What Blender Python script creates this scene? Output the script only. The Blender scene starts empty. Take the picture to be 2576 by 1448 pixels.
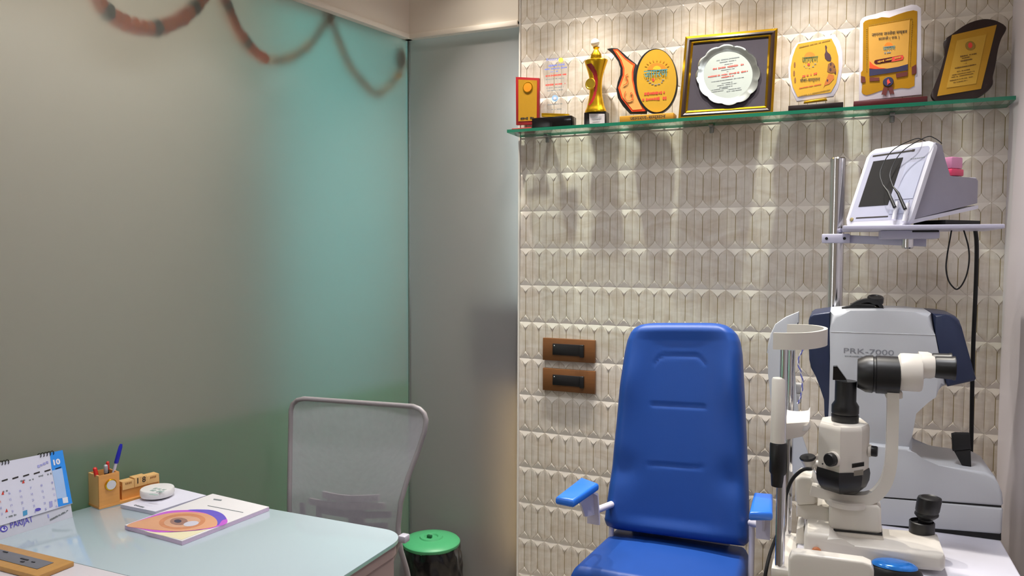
import bpy, bmesh, math, random
import numpy as np
from mathutils import Vector, Matrix
random.seed(7)
C = bpy.context.scene.collection
SC = bpy.context.scene

# ------------------------------------------------------------------ camera
F = 1888.9                       # focal length in pixels of the 2576-wide frame
YAW, PITCH, ROLL = .4085, .0472, .0042
EYE = Vector((0, 0, 1.5))
FW = Vector((-math.sin(YAW) * math.cos(PITCH), math.cos(YAW) * math.cos(PITCH), -math.sin(PITCH)))
R0 = Vector((math.cos(YAW), math.sin(YAW), 0))
U0 = R0.cross(FW)
RT = R0 * math.cos(ROLL) + U0 * math.sin(ROLL)
UP = -R0 * math.sin(ROLL) + U0 * math.cos(ROLL)
cam = bpy.data.objects.new('camera', bpy.data.cameras.new('camera'))
C.objects.link(cam)
m = Matrix((RT, UP, -FW)).transposed().to_4x4()
m.translation = EYE
cam.matrix_world = m
cam.data.sensor_fit = 'HORIZONTAL'
cam.data.sensor_width = 36
cam.data.lens = F / 2576 * 36
cam.data.clip_start = .02
SC.camera = cam

# ------------------------------------------------------------------ colour management, world, lamps
SC.view_settings.view_transform = 'Standard'
SC.view_settings.look = 'None'
SC.view_settings.gamma = 1
SC.view_settings.exposure = 0.0
SC.view_settings.use_curve_mapping = False
w = bpy.data.worlds.new('world'); SC.world = w
w.use_nodes = True
w.node_tree.nodes['Background'].inputs[0].default_value = (.75, .8, .9, 1)
w.node_tree.nodes['Background'].inputs[1].default_value = .04

def lamp(name, kind, loc, power, col, size=.1, aim=None, cone=None, blend=.3, sy=None):
    d = bpy.data.lights.new(name, kind)
    d.energy = power; d.color = col
    if kind == 'AREA':
        d.size = size
        if sy: d.shape = 'RECTANGLE'; d.size_y = sy
    else:
        d.shadow_soft_size = size
    if cone: d.spot_size = math.radians(cone); d.spot_blend = blend
    o = bpy.data.objects.new(name, d); C.objects.link(o); o.location = loc
    if aim is not None:
        o.rotation_euler = (Vector(aim) - Vector(loc)).to_track_quat('-Z', 'Y').to_euler()
    return o

CEIL = 2.87
# a row of narrow recessed spots just in front of the tiled wall over the shelf, each with a weak wide spot added beside it to lift the upper wall
for x_ in (-1.34, -.91, -.50, -.06):
    lamp('spot_lamp', 'SPOT', (x_, 2.615, CEIL - .02), 88, (1, .945, .85), .014, (x_, 2.615, 0), 72, 1.0)
for x_ in (-1.30, -.88, -.46, -.03):
    lamp('spot_lamp', 'SPOT', (x_, 2.594, CEIL - .02), 10.5, (1, .93, .83), .018, (x_, 2.60, 0), 118, 1.0)
# general ceiling panels of the room
def panel(x, y, p, size, sp):
    o = lamp('ceiling_lamp', 'AREA', (x, y, CEIL - .01), p, (.95, .96, 1), size, (x, y, 0)); o.data.spread = math.radians(sp)
panel(-1.35, 1.35, 10.5, .4, 120)
panel(-.15, 1.75, 10, .4, 120)
panel(-.9, -.2, 10, .45, 170)
# unseen fill lights added behind the frosted glass to brighten it and the garland
lamp('passage_fill', 'AREA', (-1.24, 3.52, 1.75), 17, (.78, .95, 1), .12, (-2.40, 2.75, 1.7), sy=1.3)
lamp('passage_fill', 'AREA', (-1.245, 3.0, .50), 2.0, (1, .95, .88), .10, (-2.0, 3.1, .5), sy=.8)
lamp('passage_fill', 'AREA', (-2.95, -.9, 1.5), 41, (1, .93, .95), .5, (-2.55, 1.9, 1.5), sy=2.0)
lamp('passage_fill', 'AREA', (-2.16, 2.0, CEIL - .01), 12, (1, .95, .9), 1.7, (-2.16, 2.0, 0), sy=.06).rotation_euler = (0, 0, 1.39)

# ------------------------------------------------------------------ pixel helpers (a pixel of the photograph -> a point of the room)
def ray(x, y): return RT * ((x - 1288) / F) - UP * ((y - 724) / F) + FW
def at(x, y, X=None, Y=None, Z=None):
    v = ray(x, y)
    t = X / v.x if X is not None else Y / v.y if Y is not None else (Z - 1.5) / v.z
    return EYE + v * t
class Pl:
    """a plane in the room; n points at the viewer's side"""
    def __init__(s, p, n):
        s.p = Vector(p); s.n = Vector(n).normalized()
        if s.n.dot(EYE - s.p) < 0: s.n = -s.n
        s.x = Vector((0, 0, 1)).cross(s.n)
        if s.x.length < 1e-4: s.x = Vector((1, 0, 0))
        s.x.normalize(); s.y = s.n.cross(s.x)
    def on(s, x, y, lift=0):
        v = ray(x, y); q = s.p + s.n * lift
        return EYE + v * ((q - EYE).dot(s.n) / v.dot(s.n))
def PY(Y): return Pl((0, Y, 1), (0, -1, 0))
def lean(Y, z, deg):            # stands on height z at depth Y, leans back by deg
    a = math.radians(deg)
    return Pl((0, Y, z), (0, -math.cos(a), math.sin(a)))
def crop(ox, oy, k): return lambda pts: [(ox + x / k, oy + y / k) for x, y in pts]
def epix(cx, cy, rx, ry, n=40, a0=0, a1=360, rot=0):
    out = []
    full = abs(a1 - a0) >= 360
    for i in range(n):
        a = math.radians(a0 + (a1 - a0) * i / (n if full else n - 1)); r = math.radians(rot)
        x, y = rx * math.cos(a), ry * math.sin(a)
        out.append((cx + x * math.cos(r) - y * math.sin(r), cy + x * math.sin(r) + y * math.cos(r)))
    return out
def smooth(pts, n=6, closed=True):   # Catmull-Rom through tuples or vectors
    pts = [Vector(p) for p in pts]; L = len(pts); out = []
    for i in range(L if closed else L - 1):
        p1, p2 = pts[i], pts[(i + 1) % L]
        p0 = pts[i - 1] if closed or i > 0 else p1
        p3 = pts[(i + 2) % L] if closed or i + 2 < L else p2
        for k in range(n):
            t = k / n
            out.append(.5 * ((2 * p1) + (p2 - p0) * t + (2 * p0 - 5 * p1 + 4 * p2 - p3) * t * t + (3 * p1 - p0 - 3 * p2 + p3) * t ** 3))
    if not closed: out.append(pts[-1])
    return out
def sm(px, n=4): return [(v.x, v.y) for v in smooth([Vector((x, y, 0)) for x, y in px], n)]
def lerp(a, b, t): return a + (b - a) * t
def interp(tab, t):
    for (t0, v0), (t1, v1) in zip(tab, tab[1:]):
        if t <= t1: return lerp(v0, v1, (t - t0) / (t1 - t0))
    return tab[-1][1]

# ------------------------------------------------------------------ materials
def lin(c):
    if isinstance(c, str): c = [int(c[i:i + 2], 16) for i in (0, 2, 4)]
    return [((v / 255) / 12.92 if v / 255 <= .04045 else ((v / 255 + .055) / 1.055) ** 2.4) for v in c]
MATS = {}
def mat(name, col, rough=.5, metal=0, var=.06, scale=30, bump=0, bscale=200, coat=0, emit=0, spec=.5, trans=0, alpha=1, stretch=None, thru=0):
    if name in MATS: return MATS[name]
    m = bpy.data.materials.new(name); m.use_nodes = True; MATS[name] = m
    nt = m.node_tree; p = nt.nodes['Principled BSDF']; L = nt.links
    c = lin(col)
    tc = nt.nodes.new('ShaderNodeTexCoord'); mp = nt.nodes.new('ShaderNodeMapping')
    L.new(tc.outputs['Object'], mp.inputs[0])
    if stretch: mp.inputs['Scale'].default_value = stretch
    nz = nt.nodes.new('ShaderNodeTexNoise'); nz.inputs['Scale'].default_value = scale; nz.inputs['Detail'].default_value = 4
    L.new(mp.outputs[0], nz.inputs['Vector'])
    mx = nt.nodes.new('ShaderNodeMix'); mx.data_type = 'RGBA'
    mx.inputs[6].default_value = [v * (1 - var) for v in c] + [1]
    mx.inputs[7].default_value = [min(1, v * (1 + var)) for v in c] + [1]
    L.new(nz.outputs[0], mx.inputs[0]); L.new(mx.outputs[2], p.inputs['Base Color'])
    p.inputs['Roughness'].default_value = rough; p.inputs['Metallic'].default_value = metal
    p.inputs['Coat Weight'].default_value = coat; p.inputs['Specular IOR Level'].default_value = spec
    p.inputs['Transmission Weight'].default_value = trans; p.inputs['Alpha'].default_value = alpha
    if emit:
        L.new(mx.outputs[2], p.inputs['Emission Color']); p.inputs['Emission Strength'].default_value = emit
    if thru:
        tl = nt.nodes.new('ShaderNodeBsdfTranslucent'); ms = nt.nodes.new('ShaderNodeMixShader'); ms.inputs[0].default_value = thru
        L.new(mx.outputs[2], tl.inputs[0]); L.new(p.outputs[0], ms.inputs[1]); L.new(tl.outputs[0], ms.inputs[2])
        L.new(ms.outputs[0], nt.nodes['Material Output'].inputs[0])
    if bump:
        n2 = nt.nodes.new('ShaderNodeTexNoise'); n2.inputs['Scale'].default_value = bscale
        L.new(mp.outputs[0], n2.inputs['Vector'])
        b = nt.nodes.new('ShaderNodeBump'); b.inputs['Strength'].default_value = bump; b.inputs['Distance'].default_value = .002
        L.new(n2.outputs[0], b.inputs['Height']); L.new(b.outputs[0], p.inputs['Normal'])
    return m
def clear_glass(name, tint, gloss=.08, rough=.02):
    if name in MATS: return MATS[name]
    m = bpy.data.materials.new(name); m.use_nodes = True; MATS[name] = m
    nt = m.node_tree; nt.nodes.clear(); L = nt.links
    o = nt.nodes.new('ShaderNodeOutputMaterial'); t = nt.nodes.new('ShaderNodeBsdfTransparent'); g = nt.nodes.new('ShaderNodeBsdfGlossy')
    x = nt.nodes.new('ShaderNodeMixShader'); lw = nt.nodes.new('ShaderNodeLayerWeight'); mr = nt.nodes.new('ShaderNodeMapRange')
    nz = nt.nodes.new('ShaderNodeTexNoise'); nz.inputs['Scale'].default_value = 6
    cr = nt.nodes.new('ShaderNodeMix'); cr.data_type = 'RGBA'; L.new(nz.outputs[0], cr.inputs[0])
    cr.inputs[6].default_value = list(tint) + [1]; cr.inputs[7].default_value = [min(1, v * 1.03) for v in tint] + [1]
    L.new(cr.outputs[2], t.inputs[0]); g.inputs['Roughness'].default_value = rough
    lw.inputs[0].default_value = .25
    mr.inputs['To Min'].default_value = gloss * .5; mr.inputs['To Max'].default_value = min(1, gloss * 6)
    L.new(lw.outputs['Facing'], mr.inputs[0]); L.new(mr.outputs[0], x.inputs[0])
    L.new(t.outputs[0], x.inputs[1]); L.new(g.outputs[0], x.inputs[2]); L.new(x.outputs[0], o.inputs[0])
    return m
def frosted(name, col, diff, rough, amount):
    m = bpy.data.materials.new(name); m.use_nodes = True; MATS[name] = m
    nt = m.node_tree; nt.nodes.clear(); L = nt.links
    o = nt.nodes.new('ShaderNodeOutputMaterial')
    r = nt.nodes.new('ShaderNodeBsdfRefraction'); r.inputs['IOR'].default_value = 1.3; r.inputs['Roughness'].default_value = rough
    r.inputs[0].default_value = lin(col) + [1]
    p = nt.nodes.new('ShaderNodeBsdfPrincipled'); p.inputs['Roughness'].default_value = .38
    nz = nt.nodes.new('ShaderNodeTexNoise'); nz.inputs['Scale'].default_value = 3; nz.inputs['Detail'].default_value = 6
    mx = nt.nodes.new('ShaderNodeMix'); mx.data_type = 'RGBA'; c = lin(diff)
    mx.inputs[6].default_value = [v * .95 for v in c] + [1]; mx.inputs[7].default_value = [v * 1.05 for v in c] + [1]
    L.new(nz.outputs[0], mx.inputs[0]); L.new(mx.outputs[2], p.inputs['Base Color'])
    x = nt.nodes.new('ShaderNodeMixShader'); x.inputs[0].default_value = amount
    L.new(r.outputs[0], x.inputs[1]); L.new(p.outputs[0], x.inputs[2]); L.new(x.outputs[0], o.inputs[0])
    return m

# ------------------------------------------------------------------ mesh builder: everything in room coordinates
MW = {}
class MB:
    def __init__(s): s.bm = bmesh.new(); s.mats = []
    def mi(s, m):
        if m not in s.mats: s.mats.append(m)
        return s.mats.index(m)
    def faces(s, vs, fs, m):
        i = s.mi(m); bv = [s.bm.verts.new(v) for v in vs]; out = []
        for f in fs:
            try: q = s.bm.faces.new([bv[k] for k in f])
            except ValueError: continue
            q.material_index = i; q.smooth = True; out.append(q)
        return bv, out
    def bevel(s, edges, w, seg=2):
        r = bmesh.ops.bevel(s.bm, geom=list(edges), offset=w, segments=seg, affect='EDGES', clamp_overlap=True, profile=.5)
        for f in r['faces']: f.smooth = True
    def box(s, c, size, m, bev=0, rot=None, seg=2):
        hx, hy, hz = [v / 2 for v in size]; R = rot.to_matrix() if hasattr(rot, 'to_matrix') else rot
        vs = []
        for x, y, z in ((-1, -1, -1), (1, -1, -1), (1, 1, -1), (-1, 1, -1), (-1, -1, 1), (1, -1, 1), (1, 1, 1), (-1, 1, 1)):
            v = Vector((x * hx, y * hy, z * hz))
            if R is not None: v = R @ v
            vs.append(v + Vector(c))
        bv, fs = s.faces(vs, [(0, 3, 2, 1), (4, 5, 6, 7), (0, 1, 5, 4), (1, 2, 6, 5), (2, 3, 7, 6), (3, 0, 4, 7)], m)
        if bev: s.bevel({e for f in fs for e in f.edges}, min(bev, min(size) * .48), seg)
    def bx(s, x0, x1, y0, y1, z0, z1, m, bev=0, seg=2):
        s.box(((x0 + x1) / 2, (y0 + y1) / 2, (z0 + z1) / 2), (abs(x1 - x0), abs(y1 - y0), abs(z1 - z0)), m, bev, None, seg)
    def prism(s, pts, vec, m, bev=0, both=False, seg=2, mside=None):
        pts = [Vector(p) for p in pts]; vec = Vector(vec); n = len(pts)
        nr = Vector((0, 0, 0))
        for i in range(n): nr += (pts[i] - pts[0]).cross(pts[(i + 1) % n] - pts[0])
        if nr.dot(vec) > 0: pts = pts[::-1]
        vs = pts + [p + vec for p in pts]
        fs = [tuple(range(n)), tuple(range(2 * n - 1, n - 1, -1))] + [((i + 1) % n, i, n + i, n + (i + 1) % n) for i in range(n)]
        bv, out = s.faces(vs, fs, m)
        out[0].smooth = False; out[1].smooth = False
        if mside:
            k = s.mi(mside)
            for f in out[2:]: f.material_index = k
        if bev:
            ed = set(out[0].edges)
            if both: ed |= set(out[1].edges)
            s.bevel(ed, bev, seg)
    def pix(s, px, pl, thick, m, bev=0, lift=0, both=False, mside=None, seg=2):
        s.prism([pl.on(x, y, lift) for x, y in px], -pl.n * thick, m, bev, both, seg, mside)
    def decal(s, px, pl, m, lift=.0008):
        s.prism([pl.on(x, y, lift) for x, y in px], -pl.n * (lift * .7), m)
    def tube(s, path, r, m, n=12, closed=False, flat=None):
        path = [Vector(p) for p in path]; L = len(path)
        rs = r if isinstance(r, (list, tuple)) else [r] * L
        T = []
        for i in range(L):
            a = path[i - 1] if i or closed else path[i]; b = path[(i + 1) % L] if i < L - 1 or closed else path[i]
            T.append((b - a).normalized())
        u = T[0].orthogonal().normalized() if flat is None else Vector(flat)
        vs = []
        for i in range(L):
            u = (u - T[i] * u.dot(T[i])).normalized(); v = T[i].cross(u)
            for k in range(n):
                a = 2 * math.pi * k / n
                vs.append(path[i] + (u * math.cos(a) + v * math.sin(a)) * rs[i])
        fs = []
        for i in range(L if closed else L - 1):
            for k in range(n):
                fs.append((i * n + k, i * n + (k + 1) % n, ((i + 1) % L) * n + (k + 1) % n, ((i + 1) % L) * n + k))
        if not closed: fs += [tuple(range(n - 1, -1, -1)), tuple((L - 1) * n + k for k in range(n))]
        s.faces(vs, fs, m)
    def ribbon(s, path, side, w, t, m, bev=0):     # rectangular strip along path; side = width direction, t = thickness
        path = [Vector(p) for p in path]; L = len(path); vs = []; side = Vector(side).normalized()
        for i in range(L):
            T = (path[min(i + 1, L - 1)] - path[max(i - 1, 0)]).normalized(); nn = T.cross(side).normalized()
            for a, b in ((-1, -1), (1, -1), (1, 1), (-1, 1)): vs.append(path[i] + side * (a * w / 2) + nn * (b * t / 2))
        fs = [(i * 4 + k, i * 4 + (k + 1) % 4, (i + 1) * 4 + (k + 1) % 4, (i + 1) * 4 + k) for i in range(L - 1) for k in range(4)]
        fs += [(3, 2, 1, 0), tuple((L - 1) * 4 + k for k in range(4))]
        bv, out = s.faces(vs, fs, m)
        if bev: s.bevel({e for f in out for e in f.edges if e.calc_face_angle(0) > .8}, bev, 2)
    def lathe(s, prof, o, m, axis=(0, 0, 1), n=32, sq=1, mats=None):   # prof: (radius, height)
        ax = Vector(axis).normalized(); u = ax.orthogonal().normalized() if abs(ax.z) < .99 else Vector((1, 0, 0)); v = ax.cross(u)
        o = Vector(o); vs = []
        for r, h in prof:
            for k in range(n):
                a = 2 * math.pi * k / n
                vs.append(o + ax * h + u * (r * math.cos(a)) + v * (r * sq * math.sin(a)))
        L = len(prof); fs = [(i * n + k, i * n + (k + 1) % n, (i + 1) * n + (k + 1) % n, (i + 1) * n + k) for i in range(L - 1) for k in range(n)]
        fs += [tuple(range(n - 1, -1, -1)), tuple((L - 1) * n + k for k in range(n))]
        bv, out = s.faces(vs, fs, m)
        if mats:
            for j, f in enumerate(out[:-2]):
                q = mats(j // n, j % n)
                if q: f.material_index = s.mi(q)
        return out
    def ball(s, c, r, m, sc=(1, 1, 1), n=16, jit=0, rot=None):
        vs = []; c = Vector(c)
        for i in range(n // 2 + 1):
            t = math.pi * i / (n // 2)
            for k in range(n):
                a = 2 * math.pi * k / n
                q = 1 + random.uniform(-jit, jit)
                d = Vector((math.sin(t) * math.cos(a) * sc[0], math.sin(t) * math.sin(a) * sc[1], math.cos(t) * sc[2])) * (r * q)
                if rot is not None: d = rot @ d
                vs.append(c + d)
        s.faces(vs, [(i * n + k, (i + 1) * n + k, (i + 1) * n + (k + 1) % n, i * n + (k + 1) % n) for i in range(n // 2) for k in range(n)], m)
    def grid(s, P, m, fm=None):
        a, b = len(P), len(P[0])
        bv, out = s.faces([v for r in P for v in r], [(i * b + j, i * b + j + 1, (i + 1) * b + j + 1, (i + 1) * b + j) for i in range(a - 1) for j in range(b - 1)], m)
        return out
    def text(s, txt, c, xd, yd, m, w=None, h=None, bold=0, lift=.0006):
        vs, fs = glyphs(txt, bold)
        if not vs: return
        x0, x1 = min(v[0] for v in vs), max(v[0] for v in vs); y0, y1 = min(v[1] for v in vs), max(v[1] for v in vs)
        kx = w / (x1 - x0) if w else None; ky = h / (y1 - y0) if h else kx
        kx = kx or ky
        xd, yd = Vector(xd).normalized(), Vector(yd).normalized(); n = xd.cross(yd); c = Vector(c) + n * lift
        s.faces([c + xd * ((v[0] - (x0 + x1) / 2) * kx) + yd * ((v[1] - (y0 + y1) / 2) * ky) for v in vs], fs, m)
    def ptext(s, txt, cx, cy, pl, m, w, h, bold=0, lift=.0012):          # size given in photo pixels, on plane pl
        a, b = pl.on(cx - w / 2, cy), pl.on(cx + w / 2, cy); d, e = pl.on(cx, cy - h / 2), pl.on(cx, cy + h / 2)
        s.text(txt, pl.on(cx, cy), pl.x, pl.y, m, abs((b - a).dot(pl.x)), abs((d - e).dot(pl.y)), bold, lift)
    def scrawl(s, cx, cy, pl, m, w, h, bars=True, slope=0, seed=1):      # an illegible line of small print
        rnd = random.Random(seed + int(cx * 7 + cy)); c = pl.on(cx, cy, .001)
        wx = abs((pl.on(cx + w / 2, cy) - pl.on(cx - w / 2, cy)).dot(pl.x)); hy = abs((pl.on(cx, cy - h / 2) - pl.on(cx, cy + h / 2)).dot(pl.y))
        x = -wx / 2
        while x < wx / 2:
            ww = min(hy * rnd.uniform(.25, .65), wx / 2 - x)
            if rnd.random() < .85 and ww > hy * .1:
                hh = hy * rnd.uniform(.35, .8)
                q = c + pl.x * x + pl.y * (x * slope)
                s.prism([q - pl.y * hh / 2, q + pl.x * ww * .75 - pl.y * hh / 2, q + pl.x * ww * .75 + pl.y * hh / 2, q + pl.y * hh / 2], -pl.n * .0006, m)
            x += ww
    def floor(s, z):
        for v in s.bm.verts: v.co.z = max(v.co.z, z)
    def build(s, name, parent=None, origin=None, ang=38, **props):
        me = bpy.data.meshes.new(name); o = bpy.data.objects.new(name, me); C.objects.link(o)
        if parent is not None:
            o.parent = parent; M = MW[parent.name]
        else:
            M = Matrix.Translation(Vector(origin) if origin is not None else Vector((0, 0, 0))); o.matrix_world = M
        MW[o.name] = M
        s.bm.transform(M.inverted())
        bmesh.ops.recalc_face_normals(s.bm, faces=s.bm.faces)
        s.bm.to_mesh(me); s.bm.free()
        for q in s.mats: me.materials.append(q)
        me.set_sharp_from_angle(angle=math.radians(ang))
        for k, v in props.items(): o[k] = v
        return o
GL = {}
def glyphs(txt, bold):
    k = (txt, bold)
    if k not in GL:
        cu = bpy.data.curves.new('t', 'FONT'); cu.body = txt; cu.size = 1; cu.offset = bold; cu.resolution_u = 4
        o = bpy.data.objects.new('t', cu); C.objects.link(o)
        dg = bpy.context.evaluated_depsgraph_get(); me = bpy.data.meshes.new_from_object(o.evaluated_get(dg))
        GL[k] = ([tuple(v.co[:2]) + (0,) for v in me.vertices], [tuple(p.vertices) for p in me.polygons])
        bpy.data.objects.remove(o); bpy.data.meshes.remove(me); bpy.data.curves.remove(cu)
    return GL[k]
def thing(name, label, cat, loc, group=None):
    o = bpy.data.objects.new(name, None); C.objects.link(o); o.empty_display_size = .05
    o.location = loc; MW[o.name] = Matrix.Translation(Vector(loc))
    return tag(o, label, cat, group)
def tag(o, label, cat, group=None):
    o['label'] = label; o['category'] = cat
    if group: o['group'] = group
    return o
def struct(mb, name, ang=38):
    o = mb.build(name, None, ang=ang); o['kind'] = 'structure'; return o

# ================================================================== THE SETTING
WY = 2.894                                   # tiled wall
TX0, TX1 = -1.216, .50
cream = mat('cream paint', 'eadfd0', .6, var=.02, scale=3)
offwhite = mat('off white laminate', 'd9d2d8', .45, var=.02, scale=3)
floor_m = mat('floor tile', '8d857a', .35, var=.12, scale=5)
beige = mat('passage wall paint', 'b2a696', .7, var=.04, scale=2)
aqua = mat('aqua light tint', '78c8c8', .6, var=.04, scale=2)
green = mat('green low partition', '2f6a50', .6, var=.08, scale=4)
greyp = mat('grey passage paint', 'b0a898', .7, var=.04, scale=2)
darkblock = mat('dark blue grey block', '3d3a46', .6, var=.08, scale=4)
tanp = mat('tan board', 'b49a6e', .7, var=.08, scale=3)

K = .182                                     # the glass partition runs at an angle to the tiled wall
LC = Vector((-1.758, 2.90, 0))               # room corner of the two glass walls
LU = Vector((-K, -1, 0)).normalized()        # along the partition, towards the viewer
LN = Vector((-LU.y, LU.x, 0))
if LN.x > 0: LN = -LN                        # out of the room
def lp(u, off, z): return LC + LU * u + LN * off + Vector((0, 0, z))
def lbox(mb, u0, u1, o0, o1, z0, z1, m, bev=0):
    mb.prism([lp(u0, o0, z0), lp(u1, o0, z0), lp(u1, o0, z1), lp(u0, o0, z1)], LN * (o1 - o0), m, bev)
def lplane(off): return Pl(lp(0, off, 1), -LN)

b = MB(); b.bx(-3.6, .56, -1.5, 3.75, -.06, 0, floor_m); struct(b, 'floor')
b = MB(); b.bx(-3.6, .56, -1.5, 3.75, CEIL, CEIL + .06, cream); struct(b, 'ceiling')
b = MB(); b.bx(-3.6, .56, -1.56, -1.5, 0, CEIL, cream); struct(b, 'wall_front')
b = MB(); b.bx(.50, .56, -1.5, 2.96, 0, CEIL, offwhite); struct(b, 'wall_right')

# --- tiled wall: elongated pointed tiles in raised relief, real geometry
def tile_material():
    m = bpy.data.materials.new('glazed beige relief tile'); m.use_nodes = True
    nt = m.node_tree; p = nt.nodes['Principled BSDF']; L = nt.links
    tc = nt.nodes.new('ShaderNodeTexCoord')
    mp = nt.nodes.new('ShaderNodeMapping'); mp.inputs['Rotation'].default_value = (0, .5, 0); mp.inputs['Scale'].default_value = (6, 1, 16)
    nz = nt.nodes.new('ShaderNodeTexNoise'); nz.inputs['Scale'].default_value = 1.4; nz.inputs['Detail'].default_value = 7; nz.inputs['Distortion'].default_value = 1.2
    cr = nt.nodes.new('ShaderNodeValToRGB')
    e = cr.color_ramp.elements
    e[0].position = .3; e[0].color = lin('c4b7a7') + [1]
    e[1].position = .62; e[1].color = lin('d3cbc0') + [1]
    L.new(tc.outputs['Object'], mp.inputs[0]); L.new(mp.outputs[0], nz.inputs[0]); L.new(nz.outputs[0], cr.inputs[0])
    # every half tile has its own tone
    vor = nt.nodes.new('ShaderNodeTexVoronoi'); vor.distance = 'CHEBYCHEV'; vor.inputs['Randomness'].default_value = 0
    mp2 = nt.nodes.new('ShaderNodeMapping'); mp2.inputs['Location'].default_value = (.16, 0, .08); mp2.inputs['Scale'].default_value = (1 / .03, 0, 1 / .153)
    L.new(tc.outputs['Object'], mp2.inputs[0]); L.new(mp2.outputs[0], vor.inputs[0])
    hs = nt.nodes.new('ShaderNodeHueSaturation'); mr = nt.nodes.new('ShaderNodeMapRange')
    sep = nt.nodes.new('ShaderNodeSeparateColor'); L.new(vor.outputs['Color'], sep.inputs[0])
    L.new(sep.outputs[0], mr.inputs[0]); mr.inputs['To Min'].default_value = .96; mr.inputs['To Max'].default_value = 1.04
    L.new(mr.outputs[0], hs.inputs['Value']); L.new(cr.outputs[0], hs.inputs['Color']); L.new(hs.outputs[0], p.inputs['Base Color'])
    p.inputs['Roughness'].default_value = .24; p.inputs['Specular IOR Level'].default_value = .5
    return m
tile_m = tile_material()
grout = mat('yellowish grout', '86764a', .8, var=.1)
def tiled_wall():
    RH, CW = .153, .05998; X0, Z0 = -1.1597, 2.435
    AP = .205; H = .0022
    vl = [0, .0055, .03, .055, .085, .12, .155, AP, .5, 1 - AP, 1 - .155, 1 - .12, 1 - .085, 1 - .055, 1 - .03, 1 - .0055, 1]
    sl = [-1, -.962, -.93, -.5, -.045, -.02, .02, .045, .5, .93, .962, 1]
    hs = {-1: .84, -.962: .88, -.93: .98, -.5: 1.02, -.045: .98, -.02: .80, .02: .80, .045: .98, .5: 1.02, .93: .98, .962: .88, 1: .84}
    def wid(v):
        t = min(v, 1 - v) / AP
        return .5 if t >= 1 else max(.010, .5 * (1 - (1 - t) ** 1.4))
    cell = []
    for v in vl:                       # pointed tile in the middle, sloping triangles beside its ends
        w_ = wid(v); t = min(1, min(v, 1 - v) / AP); row = []
        hb = H * (.80 + .20 * min(1, t * 3))
        ht = .0003 + .0052 * t if w_ < .499 else H * .86
        for f in (1, .55, .12): row.append((-(w_ + (.5 - w_) * f), v, ht))
        for q in sl: row.append((q * w_, v, hb * hs[q]))
        for f in (.12, .55, 1): row.append((w_ + (.5 - w_) * f, v, ht))
        cell.append(row)
    nu = len(cell[0]); nv = len(vl)
    base = np.array([p for r in cell for p in r])
    quads, gm = [], []
    for i in range(nv - 1):
        for j in range(nu - 1):
            quads.append((i * nu + j, i * nu + j + 1, (i + 1) * nu + j + 1, (i + 1) * nu + j))
            k = j - 3
            gr = k in (0, 10, 5) or i in (0, nv - 2)
            gm.append(2 if k < 0 or k > 10 else 1 if gr else 0)
    quads = np.array(quads)[:, ::-1]; gm = np.array(gm)
    V, Q, G = [], [], []; off = 0
    for r in range(-3, 16):
        for c in range(-1, 29):
            x = np.clip(X0 + (c + base[:, 0]) * CW, TX0, TX1); z = np.clip(Z0 - (r + base[:, 1]) * RH, 0, CEIL)
            y = WY - base[:, 2]
            if x.max() - x.min() < 1e-4: continue
            V.append(np.stack([x, y, z], 1)); Q.append(quads + off); G.append(gm); off += len(base)
    V, Q, G = np.concatenate(V), np.concatenate(Q), np.concatenate(G)
    # the solid wall behind the relief
    bx = np.array([(TX0, WY, 0), (TX1, WY, 0), (TX1, WY, CEIL), (TX0, WY, CEIL), (TX0, WY + .07, 0), (TX1, WY + .07, 0), (TX1, WY + .07, CEIL), (TX0, WY + .07, CEIL)], float)
    bq = np.array([(4, 5, 6, 7), (0, 4, 7, 3), (1, 2, 6, 5), (0, 1, 5, 4), (3, 7, 6, 2)])[:, ::-1] + off
    V = np.concatenate([V, bx]); Q = np.concatenate([Q, bq]); G = np.concatenate([G, np.zeros(5, int)])
    me = bpy.data.meshes.new('wall_back'); me.vertices.add(len(V)); me.vertices.foreach_set('co', V.ravel())
    me.loops.add(Q.size); me.loops.foreach_set('vertex_index', Q.ravel().astype(np.int32))
    me.polygons.add(len(Q)); me.polygons.foreach_set('loop_start', np.arange(0, Q.size, 4, dtype=np.int32))
    me.polygons.foreach_set('material_index', G.astype(np.int32))
    me.update(calc_edges=True); me.validate()
    me.materials.append(tile_m); me.materials.append(grout); me.materials.append(mat('plain ivory glaze', 'dcd4c9', .25, var=.03, scale=12)); me.set_sharp_from_angle(angle=.6)
    o = bpy.data.objects.new('wall_back', me); C.objects.link(o); o['kind'] = 'structure'
    return o
wb = tiled_wall()
b = MB(); b.bx(TX0 - .007, TX0 - .0005, WY - .008, WY + .004, 0, CEIL, mat('white edge strip', 'd9d4cc', .4)); struct(b, 'trim_1')

# --- frosted glass partition on the left, frosted panel beside the tiles
fr1 = frosted('frosted green glass', 'f4f8f6', 'b0aaa0', .78, .26)
fr2 = frosted('frosted grey glass', 'e4e4e4', 'a8a4a4', .8, .36)
b = MB(); lbox(b, .006, 4.5, 0, .012, 0, CEIL, fr1); struct(b, 'wall_left')
b = MB(); b.bx(-1.756, TX0 - .008, 2.9, 2.912, 0, CEIL, fr2); struct(b, 'window_1')
b = MB(); b.bx(-1.762, -1.754, 2.896, 2.912, 0, CEIL, mat('glass joint', '66736b', .3)); struct(b, 'trim_5')
# cream bulkhead above the glass with a small lip along its lower edge
b = MB(); lbox(b, 0, 4.5, -.022, -.001, 2.436, CEIL, cream); lbox(b, 0, 4.5, -.030, -.001, 2.428, 2.450, cream, .003); struct(b, 'trim_2')
b = MB(); b.bx(-1.78, TX0 - .0075, 2.876, 2.899, 2.436, CEIL, cream); b.bx(-1.78, TX0 - .0075, 2.868, 2.899, 2.428, 2.450, cream, .003); struct(b, 'trim_3')
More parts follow.
